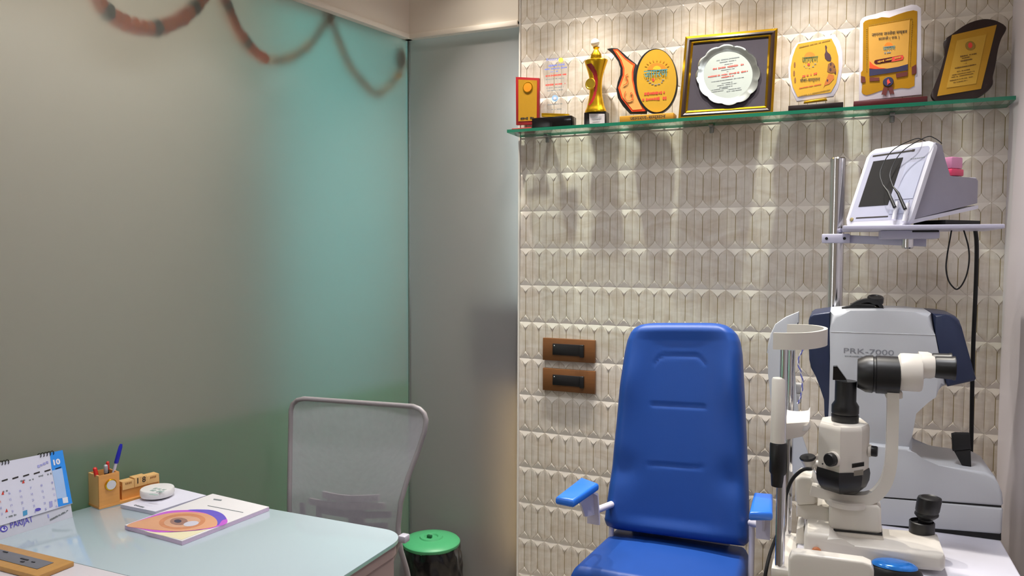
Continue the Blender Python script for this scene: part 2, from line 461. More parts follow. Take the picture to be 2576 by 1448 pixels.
# --- passage walls behind the frosted glass, plus pieces added to tint and shade it
b = MB(); lbox(b, -.95, 4.5, .80, .86, 0, CEIL, beige); struct(b, 'wall_passage')
b = MB(); lbox(b, -.95, .25, .62, .66, .0, CEIL, aqua); struct(b, 'tint_panel')  # aqua panel added to give the bluish light near the glass corner
b = MB(); lbox(b, -.1, 4.5, .07, .078, 0, .905, clear_glass('green tinted glass', (.40, .88, .68), .04)); struct(b, 'green_tint_pane')  # pane added to tint the light through the lower glass green
b = MB(); b.bx(-2.75, TX0 + .06, 3.60, 3.66, 0, CEIL, greyp); struct(b, 'wall_rear')
b = MB(); b.bx(TX0, TX0 + .06, WY + .07, 3.60, 0, CEIL, greyp); struct(b, 'wall_side')
b = MB(); lbox(b, -.02, 4.5, .013, .10, 2.44, CEIL, cream); struct(b, 'shade_block_left')  # unseen block added to shade the top of the partition
b = MB(); b.bx(-1.74, TX0, 2.913, 3.0, 2.44, CEIL, cream); struct(b, 'shade_block_back')  # another added block, keeping light off the top of the side panel
p, q = at(1190, 760, Y=3.08), at(1306, 940, Y=3.08)
t_ = MB(); t_.bx(p.x, TX0 - .01, 3.06, 3.22, q.z - .02, p.z, darkblock, .01); t_.bx(p.x + .02, TX0 - .02, 3.08, 3.2, 0, q.z - .021, tanp, .01)  # dark and tan blocks made up to tone the side panel in front
struct(t_, 'tone_blocks')

# ================================================================== SHELF AND AWARDS
SZ = 1.987                                   # shelf top
gold = mat('gold metal', 'e6b62a', .27, 1, .06, 40)
goldp = mat('gold printed sheet', 'b28420', .35, .25, .07, 60)
yellowp = mat('yellow gold sheet', 'c09426', .4, .1, .05, 50)
orange = mat('orange enamel', 'e04a16', .4, 0, .05)
sun = mat('orange sun print', 'ee7a1c', .45, 0, .15, 120)
red = mat('red lacquer', '8a1218', .35, 0, .08)
redtx = mat('red print', 'd03a2a', .6)
dkred = mat('dark red lacquer', '4a1216', .3, 0, .1)
black = mat('black plastic', '121214', .38, 0, .1)
blackg = mat('black gloss', '0c0b0d', .15, 0, .1)
blacktx = mat('black print', '1b1512', .6)
teal = mat('teal print', '3f7f86', .6)
navy = mat('navy print', '1f1d44', .5)
white = mat('white plastic', 'e6e4e2', .4, 0, .02, 5)
whitep = mat('white acrylic', 'cdc9d4', .3, 0, .02)
silver = mat('silver plate', 'aeb4b2', .28, 1, .03)
silverm = mat('matt silver sheet', '8f9692', .55, .2, .03)
velvet = mat('dark purple velvet', '2e2832', .9, 0, .1, 80)
brown = mat('dark brown wood', '22110e', .35, 0, .25, 6, stretch=(8, 8, 60))
greytx = mat('grey print', '7f8588', .6)
bluetx = mat('blue print', '6a78c8', .6)
shelf_g = clear_glass('shelf glass', (.90, .965, .93), .09)
shelf_e = mat('green glass edge', '1c7056', .15, 0, .1, 10, spec=.6)
crystal = clear_glass('clear acrylic', (.955, .955, .965), .10)
GA = 'awards on the glass shelf'

t = thing('glass_shelf', 'long green edged glass shelf on small brackets holding the awards', 'shelf', (-.36, 2.82, SZ))
b = MB(); b.prism([(TX0, 2.752, SZ), (.492, 2.752, SZ), (.492, 2.889, SZ), (TX0, 2.889, SZ)], (0, 0, -.012), shelf_g, mside=shelf_e)
b.build('glass_pane', t)
for x in (1377, 1790, 2243):
    p = at(x, 335, Y=2.86)
    b = MB(); b.bx(p.x - .008, p.x + .008, 2.835, 2.889, SZ - .024, SZ - .0125, mat('steel bracket', '8f9190', .3, .9), .002)
    b.lathe([(.006, -.03), (.008, -.028), (.008, -.0005)], (p.x, 2.862, SZ - .013), mat('steel bracket', '8f9190', .3, .9), n=16)
    b.build('bracket', t)

# --- small red plaque with a gold face
pl = PY(2.842); o = pl.on(1320, 325); t = thing('award_plaque', 'small upright red plaque with gold face and orange medallion', 'award', (o.x, 2.84, SZ), GA)
b = MB(); b.pix([(1297, 193), (1356, 196), (1355, 312), (1298, 314)], pl, .014, red, .002); b.build('back_board', t)
b = MB(); b.pix([(1304, 200), (1351, 202), (1350, 303), (1304, 305)], pl, .002, goldp, 0, .0015)
for i in range(5): b.scrawl(1328, 249 + i * 9, pl, mat('orange print', 'c86a1e', .6), 32, 4, seed=i)
b.scrawl(1326, 297, Pl(pl.p + pl.n * .0016, pl.n), blacktx, 34, 8, seed=12); b.build('gold_face', t)
b = MB(); c = pl.on(1328, 220, .0015); b.lathe([(.0215, 0), (.0215, .002), (.018, .002), (.018, .003), (.005, .0036), (0.0005, .0036)], c, gold, (0, -1, 0), 36)
b.lathe([(.0175, .0031), (.0175, .004), (.0005, .0046)], c, mat('orange medal', 'ee8a20', .35, .2), (0, -1, 0), 32); b.build('medallion', t)
b = MB(); a1, a2 = pl.on(1290, 320), pl.on(1340, 320); b.bx(a1.x, a2.x, 2.827, 2.874, SZ + .0005, SZ + .017, red, .003); b.build('base', t)

# --- clear crystal award on a black base
pl = PY(2.805); o = pl.on(1396, 318); t = thing('crystal_award', 'clear waisted crystal award with faint printing on wide black base', 'award', (o.x, 2.805, SZ), GA)
b = MB(); b.pix(smooth([(1375, 147), (1425, 149), (1431, 165), (1424, 220), (1422, 283), (1371, 284), (1370, 215), (1364, 165)], 5), pl, .010, crystal, .002); b.build('crystal_plate', t)
b = MB()
b.ptext('Rotary', 1390, 150, pl, bluetx, 30, 9, 0); b.decal(epix(1411, 151, 6, 6), pl, mat('yellow print', 'e8d84a', .6))
b.scrawl(1398, 164, pl, bluetx, 50, 7, seed=3); b.scrawl(1398, 172, pl, bluetx, 56, 5, seed=4); b.scrawl(1394, 180, pl, bluetx, 20, 4, seed=5)
b.scrawl(1399, 189, pl, redtx, 52, 6, seed=6); b.scrawl(1397, 212, pl, redtx, 50, 6, seed=7)
for i, y in enumerate((198, 220, 227, 262, 275)): b.scrawl(1396, y, pl, greytx, 46 - 3 * i, 4, seed=20 + i)
for f in (1,):
    b.decal(epix(1396, 247, 8, 8), pl, mat('pale blue emblem', '8fb4d8', .6)); b.decal(epix(1396, 247, 4, 4), pl, whitep, .0013)
b.build('printing', t)
b = MB(); b.pix([(1362, 284), (1430, 286), (1430, 294), (1362, 293)], pl, .016, gold, .001, .002); b.build('gold_strip', t)
b = MB(); a1, a2 = pl.on(1347, 318), pl.on(1446, 318); b.bx(a1.x, a2.x, 2.765, 2.824, SZ + .0005, SZ + .041, blackg, .003); b.build('base', t)

# --- gold trophy
pl = PY(2.815); o = pl.on(1498, 313); t = thing('trophy', 'slim gold trophy cup with white ball finial and red sash', 'trophy', (o.x, 2.815, SZ), GA)
def zr(x, y, hw): p = pl.on(x, y); q = pl.on(x + hw, y); return (max(.0004, q.x - p.x), p.z - SZ)
prof = [(.0004, pl.on(1498, 284).z - SZ)] + [zr(1498, y, r) for y, r in ((284, 27), (278, 26), (268, 22), (255, 19), (240, 16), (220, 15), (200, 16), (185, 19), (172, 23), (160, 27), (154, 29), (152, 28), (151, 12), (146, 14), (138, 13), (130, 8), (124, 5), (121, 8), (119, 8), (118.5, 1))]
prof = [prof[0]] + [(max(.0004, v.x), v.y) for v in smooth([Vector((r, h, 0)) for r, h in prof[1:11]], 6, False)] + prof[11:]
def sash(j, k):
    if j < 14 or j > 52: return None
    a = (k + .5) / 96 * 360                                   # 270 degrees faces the room
    v = (j - 14) / 38
    cen = 238 + 46 * math.sin(v * math.pi)
    return red if abs((a - cen + 180) % 360 - 180) < 11 + 9 * v else None
b = MB(); b.lathe(prof, (o.x, 2.815, SZ), gold, n=96, sq=.75, mats=sash); b.build('cup', t)
b = MB(); c = pl.on(1497, 108); b.ball(c, .0165, mat('pearl white ball', 'ece6dd', .25), n=20); b.build('finial_ball', t)
b = MB(); c = pl.on(1485, 211, .016); b.lathe([(.0005, -.003), (.021, -.003), (.0225, 0), (.021, .003), (.017, .003), (.016, .002), (.0005, .002)], c, mat('bright gold disc', 'f4d24a', .3, 1, .08), (-.25, -1, 0), 32); b.build('medal', t)
b = MB(); a1, a2 = pl.on(1474, 313), pl.on(1528, 313); b.bx(a1.x, a2.x, 2.79, 2.84, SZ + .0005, pl.on(1498, 284).z, blackg, .002); b.build('base', t)
b = MB(); p2 = PY(2.79); b.pix([(1482, 286), (1521, 286), (1521, 310), (1483, 311)], p2, .001, mat('silver label', 'c9c2c4', .35, .3), 0, .0012); b.scrawl(1501, 295, PY(2.788), greytx, 24, 4, seed=9); b.scrawl(1501, 302, PY(2.788), greytx, 20, 3, seed=8); b.build('label_plate', t)

# --- black vase shaped award with an oval yellow face
pl = PY(2.80); k = crop(1240, 0, 3.447); o = pl.on(1629, 300); t = thing('award_plaque', 'black bordered oval yellow plaque with flame shaped side wing on gold base', 'award', (o.x, 2.80, SZ), GA)
b = MB(); b.pix(k([(985, 422), (1030, 416), (1080, 418), (1130, 460), (1180, 512), (1234, 548), (1290, 600), (1340, 900), (1330, 985), (1185, 985), (1125, 920), (1082, 850), (1068, 775), (1080, 710), (1108, 650), (1110, 590), (1090, 530), (1050, 475)]), pl, .012, black, .002); b.build('flame_board', t)
b = MB(); b.pix(k([(1040, 428), (1078, 426), (1150, 503), (1232, 557), (1218, 620), (1216, 690), (1242, 800), (1325, 962), (1205, 968), (1112, 850), (1086, 762), (1126, 650), (1126, 590), (1100, 520)]), pl, .002, orange, 0, .002)
b.pix(k([(1062, 440), (1080, 445), (1140, 512), (1216, 570), (1204, 625), (1204, 695), (1230, 805), (1295, 945), (1212, 952), (1126, 845), (1101, 762), (1140, 655), (1140, 590), (1115, 520)]), pl, .002, mat('light orange sheet', 'cc9450', .4, 0, .06), 0, .0035)
for pts in (((1130, 740), (1160, 720), (1170, 690), (1150, 660), (1170, 640)), ((1150, 790), (1140, 830), (1165, 870), (1215, 860)), ((1190, 820), (1200, 800), (1215, 830), (1205, 860))):
    b.tube([pl.on(*q, .0058) for q in k(smooth([Vector((x, y, 0)) for x, y in pts], 5, False) and [(v.x, v.y) for v in smooth([Vector((x, y, 0)) for x, y in pts], 5, False)])], .0011, orange, 6)
b.build('flame_face', t)
pl = PY(2.796)
b = MB(); b.pix(k(epix(1413, 704, 186, 283, 56)), pl, .016, black, .003); b.build('oval_board', t)
b = MB(); b.pix(k(epix(1419, 700, 172, 272, 56)), pl, .002, yellowp, 0, .0015)
p2 = PY(2.7945)
b.decal(k(epix(1422, 606, 82, 60, 24, 180, 360)), p2, sun, .0014); b.decal(k(epix(1422, 604, 36, 34, 20, 180, 360)), p2, mat('yellow sun core', 'f2a51c', .5), .002)
b.ptext('जागरण', *k([(1412, 640)])[0], p2, teal, 205 / 3.447, 66 / 3.447, .01, .0026)
for i in range(9): a = math.radians(200 + i * 17.5); b.decal(k([(1422 + 95 * math.cos(a) - 3, 600 + 70 * math.sin(a)), (1422 + 95 * math.cos(a) + 3, 600 + 70 * math.sin(a)), (1422 + 112 * math.cos(a), 600 + 88 * math.sin(a))]), p2, sun, .0014)
b.decal(k([(1385, 705), (1378, 685), (1392, 675), (1402, 690), (1396, 706)]), p2, redtx)
for i, (x, y) in enumerate(((1345, 695), (1362, 715), (1385, 728), (1412, 735), (1440, 728), (1462, 712), (1476, 692))): b.scrawl(*k([(x, y)])[0], p2, greytx, 6, 4, seed=i)
b.scrawl(*k([(1408, 806)])[0], p2, redtx, 190 / 3.447, 34 / 3.447, seed=2); b.scrawl(*k([(1408, 856)])[0], p2, redtx, 225 / 3.447, 36 / 3.447, seed=5)
b.build('oval_face', t)
b = MB(); a1, a2 = pl.on(1562, 300), pl.on(1697, 300); b.bx(a1.x, a2.x, 2.775, 2.835, SZ + .0005, SZ + .026, mat('brass base', 'b8862a', .4, .35), .002)
p2 = PY(2.775); b.ptext('जागरण-सम्मान', 1629, 297, p2, blacktx, 90, 11, .012, .0012); b.build('base', t)

# --- framed silver plate leaning on the wall
pl = lean(2.778, SZ, 11); k = crop(1700, 60, 5.793); o = pl.on(1825, 292); t = thing('framed_award', 'gold and dark wood frame with scalloped silver plate on dark velvet', 'framed plate', (o.x, 2.78, SZ), GA)
def ring(b, A, B_, m, d0, d1):      # moulding between two quads at lifts d0 (outer) and d1 (inner)
    n = len(A); oa = [pl.on(*q, d0) for q in A]; ob = [pl.on(*q, d1) for q in B_]
    b.faces(oa + ob, [(i, (i + 1) % n, n + (i + 1) % n, n + i) for i in range(n)], m)
OQ = k([(140, 186), (1485, 62), (1415, 1300), (35, 1388)])
def inset(Q, f, g=None):
    cx, cy = sum(q[0] for q in Q) / 4, sum(q[1] for q in Q) / 4
    return [(cx + (x - cx) * (1 - f), cy + (y - cy) * (1 - (g or f))) for x, y in Q]
b = MB(); b.pix(OQ, pl, .012, gold, .0, .006); ring(b, OQ, inset(OQ, .05), gold, .006, .012); b.build('gold_edge', t)
b = MB(); ring(b, inset(OQ, .05), inset(OQ, .09), brown, .012, .016); ring(b, inset(OQ, .09), inset(OQ, .135), brown, .016, .011); b.build('wood_moulding', t)
b = MB(); ring(b, inset(OQ, .135), inset(OQ, .15), gold, .011, .013); ring(b, inset(OQ, .15), inset(OQ, .185), gold, .013, .0075); b.build('gold_liner', t)
b = MB(); b.pix(inset(OQ, .18), pl, .001, velvet, 0, .0072); b.build('velvet_mat', t)
cx, cy = 1831.5, 188
def lobe(r, lift, amp, n=132):
    out = []
    for i in range(n):
        a = 2 * math.pi * i / n; q = r * (1 + amp * abs(math.cos(6 * a)) ** .6 - amp * .5)
        out.append(pl.on(cx + 79 * q * math.cos(a) + 4 * q * math.sin(a), cy + 75 * q * math.sin(a) - 5 * q * math.cos(a), lift))
    return out
b = MB(); rings = [lobe(.98, .0085, .07), lobe(1, .012, .07), lobe(.985, .0155, .06), lobe(.93, .0145, .04), lobe(.86, .0115, .03), lobe(.80, .0105, .01), lobe(.78, .0100, 0)]
b.grid([r + [r[0]] for r in rings], silver); b.build('silver_plate', t, ang=60)
b = MB(); b.prism([p for p in lobe(.785, .0098, 0)], -pl.n * .0015, silverm)
pc = Pl(pl.p + pl.n * .0098, pl.n)
for i, (x, y, w_, h_, m_) in enumerate(((760, 505, 330, 26, greytx), (765, 540, 250, 22, greytx), (770, 580, 120, 10, greytx), (765, 622, 450, 34, redtx), (755, 660, 200, 12, greytx), (755, 690, 30, 10, greytx), (758, 728, 580, 30, redtx), (755, 765, 180, 24, redtx), (752, 808, 470, 14, greytx), (750, 852, 160, 10, greytx), (738, 880, 300, 12, greytx), (730, 912, 190, 12, greytx), (640, 945, 250, 14, greytx), (850, 940, 190, 12, greytx), (610, 978, 190, 10, greytx), (850, 968, 220, 12, greytx))):
    b.scrawl(*k([(x, y)])[0], pc, m_, w_ / 5.793, h_ / 5.793, slope=.07, seed=i)
b.build('engraved_disc', t)

# --- white edged barrel shaped plaque with the peacock
pl = lean(2.795, SZ + .02, 4); k = crop(1960, 70, 6.583); o = pl.on(2052, 275); t = thing('award_plaque', 'white edged barrel shaped yellow plaque with dark peacock picture', 'award', (o.x, 2.80, SZ), GA)
b = MB(); b.pix(k([(300, 250), (600, 178), (920, 105), (1000, 225), (1048, 400), (1050, 600), (1025, 830), (970, 1010), (900, 1132), (600, 1172), (290, 1216), (205, 1040), (160, 840), (150, 660), (178, 470), (230, 340)]), pl, .010, whitep, .0015); b.build('acrylic_board', t)
b = MB(); b.pix(k([(315, 265), (590, 215), (868, 175), (940, 320), (980, 470), (985, 700), (945, 910), (856, 1065), (580, 1105), (305, 1142), (228, 980), (192, 800), (190, 650), (222, 480), (270, 340)]), pl, .002, yellowp, 0, .0015)
pc = Pl(pl.p + pl.n * .0016, pl.n)
b.decal(k(epix(508, 485, 92, 85, 24, 180, 360, -8)), pc, sun); b.ptext('जागरण', *k([(512, 525)])[0], pc, mat('green print', '3d5a2c', .6), 265 / 6.583, 90 / 6.583, .01)
b.decal(k(epix(490, 605, 22, 22, 12)), pc, redtx)
for i, (x, y) in enumerate(((410, 630), (450, 655), (510, 662), (565, 640), (600, 595))): b.scrawl(*k([(x, y)])[0], pc, greytx, 5, 4, seed=i)
b.scrawl(*k([(512, 775)])[0], pc, redtx, 250 / 6.583, 50 / 6.583, slope=.14, seed=3)
b.ptext('सेवा-सम्मान', *k([(512, 862)])[0], pc, blacktx, 330 / 6.583, 84 / 6.583, .016)
b.scrawl(*k([(515, 965)])[0], pc, redtx, 360 / 6.583, 22 / 6.583, slope=.12, seed=4)
for y, x in ((262, 590), (1075, 590)): b.scrawl(*k([(x, y)])[0], pc, mat('olive print', '8a6a1c', .6), 510 / 6.583, 26 / 6.583, slope=.15, seed=6)
pea = mat('peacock plum print', '3a1424', .6); fea = mat('peacock feather print', '7a4a18', .6, 0, .4, 300)
b.decal(k([(760, 300), (775, 285), (795, 320), (785, 360), (800, 400), (845, 440), (865, 500), (855, 550), (800, 545), (760, 500), (752, 440), (770, 390), (765, 340)]), pc, pea)
b.decal(k([(810, 600), (870, 560), (915, 600), (945, 700), (940, 770), (900, 740), (870, 750), (830, 740), (795, 720)]), pc, fea); b.decal(k([(820, 760), (905, 780), (910, 840), (830, 930), (760, 950), (735, 990), (760, 900)]), pc, mat('orange feather print', 'b06018', .6, 0, .3, 300))
for x, y, r in ((855, 600, 15), (915, 640, 14), (850, 690, 18), (930, 740, 13), (800, 870, 14)): b.decal(k(epix(x, y, r, r * 1.5, 10)), pc, pea, .0012)
for x, y in ((258, 610), (248, 750), (265, 865)): b.decal(k(epix(x, y, 14, 46, 12)), pc, fea)
b.build('printed_face', t)
p2 = PY(2.79)
b = MB(); b.pix(k([(415, 1213), (780, 1163), (797, 1195), (405, 1245)]), p2, .016, gold, .001); b.build('gold_clip', t)
b = MB(); a1, a2 = p2.on(1984, 275), p2.on(2121, 275); b.bx(a1.x, a2.x, 2.765, 2.84, SZ + .0005, SZ + .020, mat('black brown wood', '1a0e0c', .3), .002); b.build('base', t)

# --- tall white plaque with the gold certificate and rosette
pl = lean(2.80, SZ + .022, 4); k = crop(1900, 0, 3.62); o = pl.on(2240, 262); t = thing('award_plaque', 'tall white plaque with golden scroll certificate and rosette ribbon', 'award', (o.x, 2.81, SZ), GA)
b = MB(); b.pix(k([(948, 400), (955, 195), (975, 165), (1010, 148), (1100, 125), (1180, 100), (1225, 103), (1300, 80), (1420, 40), (1470, 44), (1510, 72), (1516, 860), (1230, 888), (944, 918)]), pl, .010, whitep, .0015); b.build('acrylic_board', t)
b = MB(); b.pix(k([(982, 210), (1000, 190), (1040, 176), (1110, 168), (1150, 155), (1220, 160), (1300, 130), (1380, 105), (1440, 93), (1475, 102), (1472, 340), (1468, 590), (1468, 665), (1452, 690), (1450, 780), (1400, 805), (1330, 800), (1250, 815), (1210, 822), (1150, 822), (1060, 855), (1010, 866), (980, 855), (968, 835), (975, 760), (960, 740), (962, 660), (978, 640)]), pl, .002, mat('gold scroll print', 'b8861a', .3, .4, .25, 14), 0, .0015)
pc = Pl(pl.p + pl.n * .0016, pl.n)
b.decal(k([(1032, 245), (1408, 180), (1388, 640), (1038, 692)]), pc, mat('pale gold print', 'c4923a', .45), .0012)
p3 = Pl(pl.p + pl.n * .0028, pl.n)
for i in range(26): x = 1040 + i * 15.4; b.decal(k(epix(x, 232 - (x - 1040) * .175, 4, 6, 8)), p3, mat('olive print', '8a6a1c', .6))
for i in range(22): b.decal(k(epix(1015, 260 + i * 18, 4, 6, 8)), p3, mat('olive print', '8a6a1c', .6)); b.decal(k(epix(1428 - i * 1.0, 190 + i * 19, 4, 6, 8)), p3, mat('olive print', '8a6a1c', .6))
b.decal(k([(1040, 555), (1075, 590), (1130, 615), (1190, 622), (1040, 632)]), p3, orange); b.decal(k([(1038, 622), (1100, 628), (1200, 625), (1300, 608), (1390, 583), (1388, 638), (1038, 692)]), p3, navy)
b.decal(k([(1100, 545), (1340, 500), (1352, 515), (1345, 540), (1330, 548), (1100, 583), (1082, 570), (1085, 552)]), p3, dkred); b.decal(k([(1245, 522), (1340, 502), (1352, 515), (1345, 540), (1330, 546), (1240, 562)]), p3, redtx, .0012)
b.scrawl(*k([(1215, 542)])[0], Pl(p3.p + p3.n * .0012, p3.n), mat('pale gold print', 'c4923a', .45), 62, 6, slope=.15, seed=3)
b.ptext('जागरण जनसेवा मण्डल', *k([(1220, 303)])[0], p3, blacktx, 322 / 3.62, 46 / 3.62, .012); b.ptext('बालाजी ( राज. )', *k([(1216, 346)])[0], p3, blacktx, 190 / 3.62, 38 / 3.62, .01)
b.decal(k(epix(1215, 425, 40, 40, 20, 180, 360, -8)), p3, sun); b.ptext('जागरण', *k([(1218, 440)])[0], p3, teal, 112 / 3.62, 36 / 3.62, .01)
b.scrawl(*k([(1205, 478)])[0], p3, greytx, 16, 6, seed=5)
mar = mat('maroon ribbon print', '5a1a14', .5, 0, .2)
b.decal(k([(962, 690), (1000, 700), (1005, 745), (965, 755)]), p3, mar); b.decal(k([(1425, 610), (1465, 585), (1468, 665), (1425, 680)]), p3, mar); b.decal(k([(1280, 670), (1390, 650), (1385, 690), (1285, 708)]), p3, mar); b.decal(k([(1040, 705), (1130, 705), (1130, 735), (1040, 740)]), p3, mar)
b.build('certificate', t)
b = MB(); b.decal(k([(1170, 790), (1148, 862), (1168, 858), (1190, 872), (1210, 800)]), p3, mar, .002); b.decal(k([(1208, 795), (1228, 860), (1245, 850), (1267, 855), (1248, 785)]), p3, mar, .002)
b.lathe([(.0005, .004), (.0145, .004), (.016, .0025), (.016, .0005)][::-1], p3.on(*k([(1210, 746)])[0]), navy, p3.n, 28); b.decal(k([(1198, 735), (1212, 715), (1222, 735), (1232, 755), (1215, 758), (1205, 775), (1202, 750)]), p3, redtx, .0052); b.build('rosette', t)
p2 = PY(2.80)
b = MB(); a1, a2 = p2.on(2147, 262), p2.on(2331, 245); b.bx(a1.x, a2.x, 2.77, 2.845, SZ + .0005, SZ + .021, dkred, .002); b.build('base', t)

# --- dark wooden shield plaque at the right end, leaning
pl = lean(2.79, SZ + .001, 9); k = crop(2276, 0, 3.62); o = pl.on(2390, 250); t = thing('award_plaque', 'dark wooden curved shield plaque with slanted gold plate', 'award', (o.x, 2.80, SZ), GA)
b = MB(); b.pix([(v.x, v.y) for v in smooth([Vector((x, y, 0)) for x, y in k([(430, 312), (560, 222), (700, 176), (800, 180), (880, 212), (928, 255), (880, 350), (850, 450), (825, 600), (802, 700), (800, 772), (720, 850), (620, 895), (450, 925), (300, 925), (240, 870), (262, 800), (330, 620), (365, 480), (357, 372)])], 4)], pl, .014, brown, .003); b.build('shield_board', t)
b = MB(); b.pix(k([(430, 320), (838, 225), (695, 808), (295, 875)]), pl, .002, goldp, 0, .0015); pc = Pl(pl.p + pl.n * .0016, pl.n)
b.decal(k([(475, 368), (745, 312), (648, 762), (380, 800)]), pc, mat('matt gold print', 'b98f2a', .5, .1), .0012)
p3 = Pl(pl.p + pl.n * .0028, pl.n)
b.decal(k(epix(597, 415, 46, 42, 20)), p3, mat('olive print', '8a6a1c', .6)); b.decal(k(epix(597, 412, 20, 26, 12)), p3, redtx, .0014)
for i, (x, y, w_, h_) in enumerate(((575, 500, 160, 16), (560, 522, 80, 12), (562, 545, 105, 18), (550, 575, 30, 8), (553, 602, 195, 14), (535, 640, 120, 12), (530, 665, 210, 9), (525, 685, 200, 9), (515, 715, 210, 9), (505, 740, 130, 9))):
    b.scrawl(*k([(x, y)])[0], p3, mat('brown print', '6a4a14', .6), w_ / 3.62, h_ / 3.62, slope=.12, seed=i)
b.build('gold_plate', t)

# --- two switch plates on the tiles
swood = mat('brown veneer', '6e4520', .45, 0, .2, 5, stretch=(3, 3, 30))
for nm, q, sw, lab in (('upper', [(1367, 850), (1498, 854), (1498, 911), (1367, 906)], [(1391, 864), (1470, 867), (1471, 895), (1391, 892)], 'upper brown wall plate with black switch insert, on tiles beside blue chair'),
                       ('lower', [(1367, 926), (1498, 931), (1497, 990), (1367, 980)], [(1391, 942), (1470, 946), (1470, 972), (1391, 968)], 'lower brown wall plate with black switch insert, on tiles beside blue chair')):
    Q = [PY(2.882).on(*p) for p in q]; c = sum(Q, Vector()) / 4
    t = thing('switch_plate', lab, 'switch plate', (c.x, 2.884, c.z), 'brown switch plates on the tiles')
    x0, x1 = Q[0].x, Q[1].x; z1, z0 = (Q[0].z + Q[1].z) / 2, (Q[2].z + Q[3].z) / 2
    b = MB(); b.bx(x0, x1, 2.874, 2.8905, z0, z1, swood, .002); b.build('plate', t)
    S = [PY(2.874).on(*p) for p in sw]
    b = MB(); b.bx(S[0].x, S[1].x - .018, 2.868, 2.875, (S[2].z + S[3].z) / 2, (S[0].z + S[1].z) / 2, black, .0015); b.build('socket_module', t)
    b = MB(); b.bx(S[1].x - .017, S[1].x, 2.862, 2.875, (S[2].z + S[3].z) / 2 - .004, (S[0].z + S[1].z) / 2 + .001, black, .002, 3); b.build('rocker', t)
    b = MB(); b.ball((S[0].x + .008, 2.868, (S[0].z + S[1].z) / 2 - .008), .0022, mat('indicator lens', 'c8d0d0', .2), n=8); b.build('indicator', t)

# ================================================================== DESK AND WHAT LIES ON IT
DZ = .75
dglass = mat('pale green glass top', 'b4c3c8', .10, 0, .02, 3, coat=.3, spec=.6)
dedge = mat('light green glass rim', '9cc4b4', .15)
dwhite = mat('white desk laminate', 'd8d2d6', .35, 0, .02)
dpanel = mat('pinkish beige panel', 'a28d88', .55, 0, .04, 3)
def wallx(y): return LC.x - K * (LC.y - y)
t = thing('desk', 'pale green glass topped white desk with rounded corner beside office chair', 'desk', (-1.5, 1.3, 0))
YB, XR, R_ = 1.703, -1.034, .075
def desk_outline(y0, xr, yb, r):
    pts = [(wallx(y0) + .02, y0), (xr, y0)]
    for i in range(11): a = math.pi / 2 * i / 10; pts.append((xr - r + r * math.cos(a), yb - r + r * math.sin(a)))
    pts.append((wallx(yb) + .012, yb)); return pts
b = MB(); b.prism([(x, y, DZ) for x, y in desk_outline(1.213, XR, YB, R_)], (0, 0, -.010), dglass, .0015, mside=dedge); b.build('glass_top', t)
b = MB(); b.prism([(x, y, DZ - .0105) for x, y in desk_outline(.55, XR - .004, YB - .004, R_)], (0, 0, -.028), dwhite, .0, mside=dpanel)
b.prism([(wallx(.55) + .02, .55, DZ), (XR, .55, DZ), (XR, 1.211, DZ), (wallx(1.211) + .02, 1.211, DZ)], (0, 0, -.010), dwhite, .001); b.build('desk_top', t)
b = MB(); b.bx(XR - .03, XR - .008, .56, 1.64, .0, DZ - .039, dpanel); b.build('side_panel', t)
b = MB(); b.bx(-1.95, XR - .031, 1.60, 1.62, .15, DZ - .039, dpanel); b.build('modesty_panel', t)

# --- tan framed board near the viewer
B = [at(x, y, Z=DZ + .012) for x, y in ((0, 1371), (187, 1411), (96, 1448))]
t = thing('socket_board', 'tan wooden board with dull grey inset lying at front of desk', 'board', (-1.8, 1.17, DZ))
tan = mat('tan veneer', 'b98a4c', .45, 0, .12, 4, stretch=(20, 3, 3))
b = MB(); b.bx(-1.965, B[1].x, 1.108, 1.197, DZ + .0005, DZ + .012, tan, .002); b.build('frame', t)
b = MB(); b.bx(-1.93, -1.686, 1.131, 1.171, DZ + .0122, DZ + .0135, mat('dull grey plastic', '6c6c72', .5, 0, .08), .0006)
for x, y, w_, d_ in ((-1.765, 1.152, .026, .004), (-1.755, 1.140, .010, .005), (-1.85, 1.162, .016, .003), (-1.73, 1.150, .010, .003)): b.bx(x - w_ / 2, x + w_ / 2, y, y + d_, DZ + .0135, DZ + .0150, black)
b.build('grey_inset', t)

# --- desk calendar (tent shaped), front leans back
P0, P1 = at(0, 1357, Z=DZ), at(183, 1300, Z=DZ)
P0.z = P1.z = DZ + .001
e = (P1 - P0).normalized(); nrm = Vector((e.y, -e.x, 0)); 
if nrm.dot(EYE - P0) < 0: nrm = -nrm
a = math.radians(16); pl = Pl(P0, nrm * math.cos(a) + Vector((0, 0, math.sin(a))))
blue = mat('bright blue print', '2f92ee', .45); paper = mat('calendar paper', 'd8d8e6', .55, 0, .02); violet = mat('violet print', '5b52b8', .6)
k = crop(0, 1100, 4.16)
t = thing('desk_calendar', 'white and blue tent desk calendar with spiral binding', 'calendar', P1)
ext = lambda y1, y2, x1: None
def ln(p, q, x): return (x, p[1] + (q[1] - p[1]) * (x - p[0]) / (q[0] - p[0]))
XL = -70
top0, top1 = (0, 1163), (157, 1132)
TL = ln(top0, top1, XL); BL = ln((0, 1357), (183, 1300), XL)
b = MB(); b.pix([TL, (157, 1133), (183, 1300), BL], pl, .002, mat('calendar stand card', 'c9c9d4', .55, 0, .02))
tp = pl.on(157, 1133); tl = pl.on(*TL); back = nrm * -.11
bl_, br_ = pl.on(*BL) + back, pl.on(183, 1300) + back
b.prism([tl - pl.n * .002, tp - pl.n * .002, br_, bl_], nrm * .0018, mat('calendar stand card', 'c9c9d4', .55, 0, .02)); b.build('stand', t)
b = MB(); SB = ln((0, 1322), (182, 1267), XL)
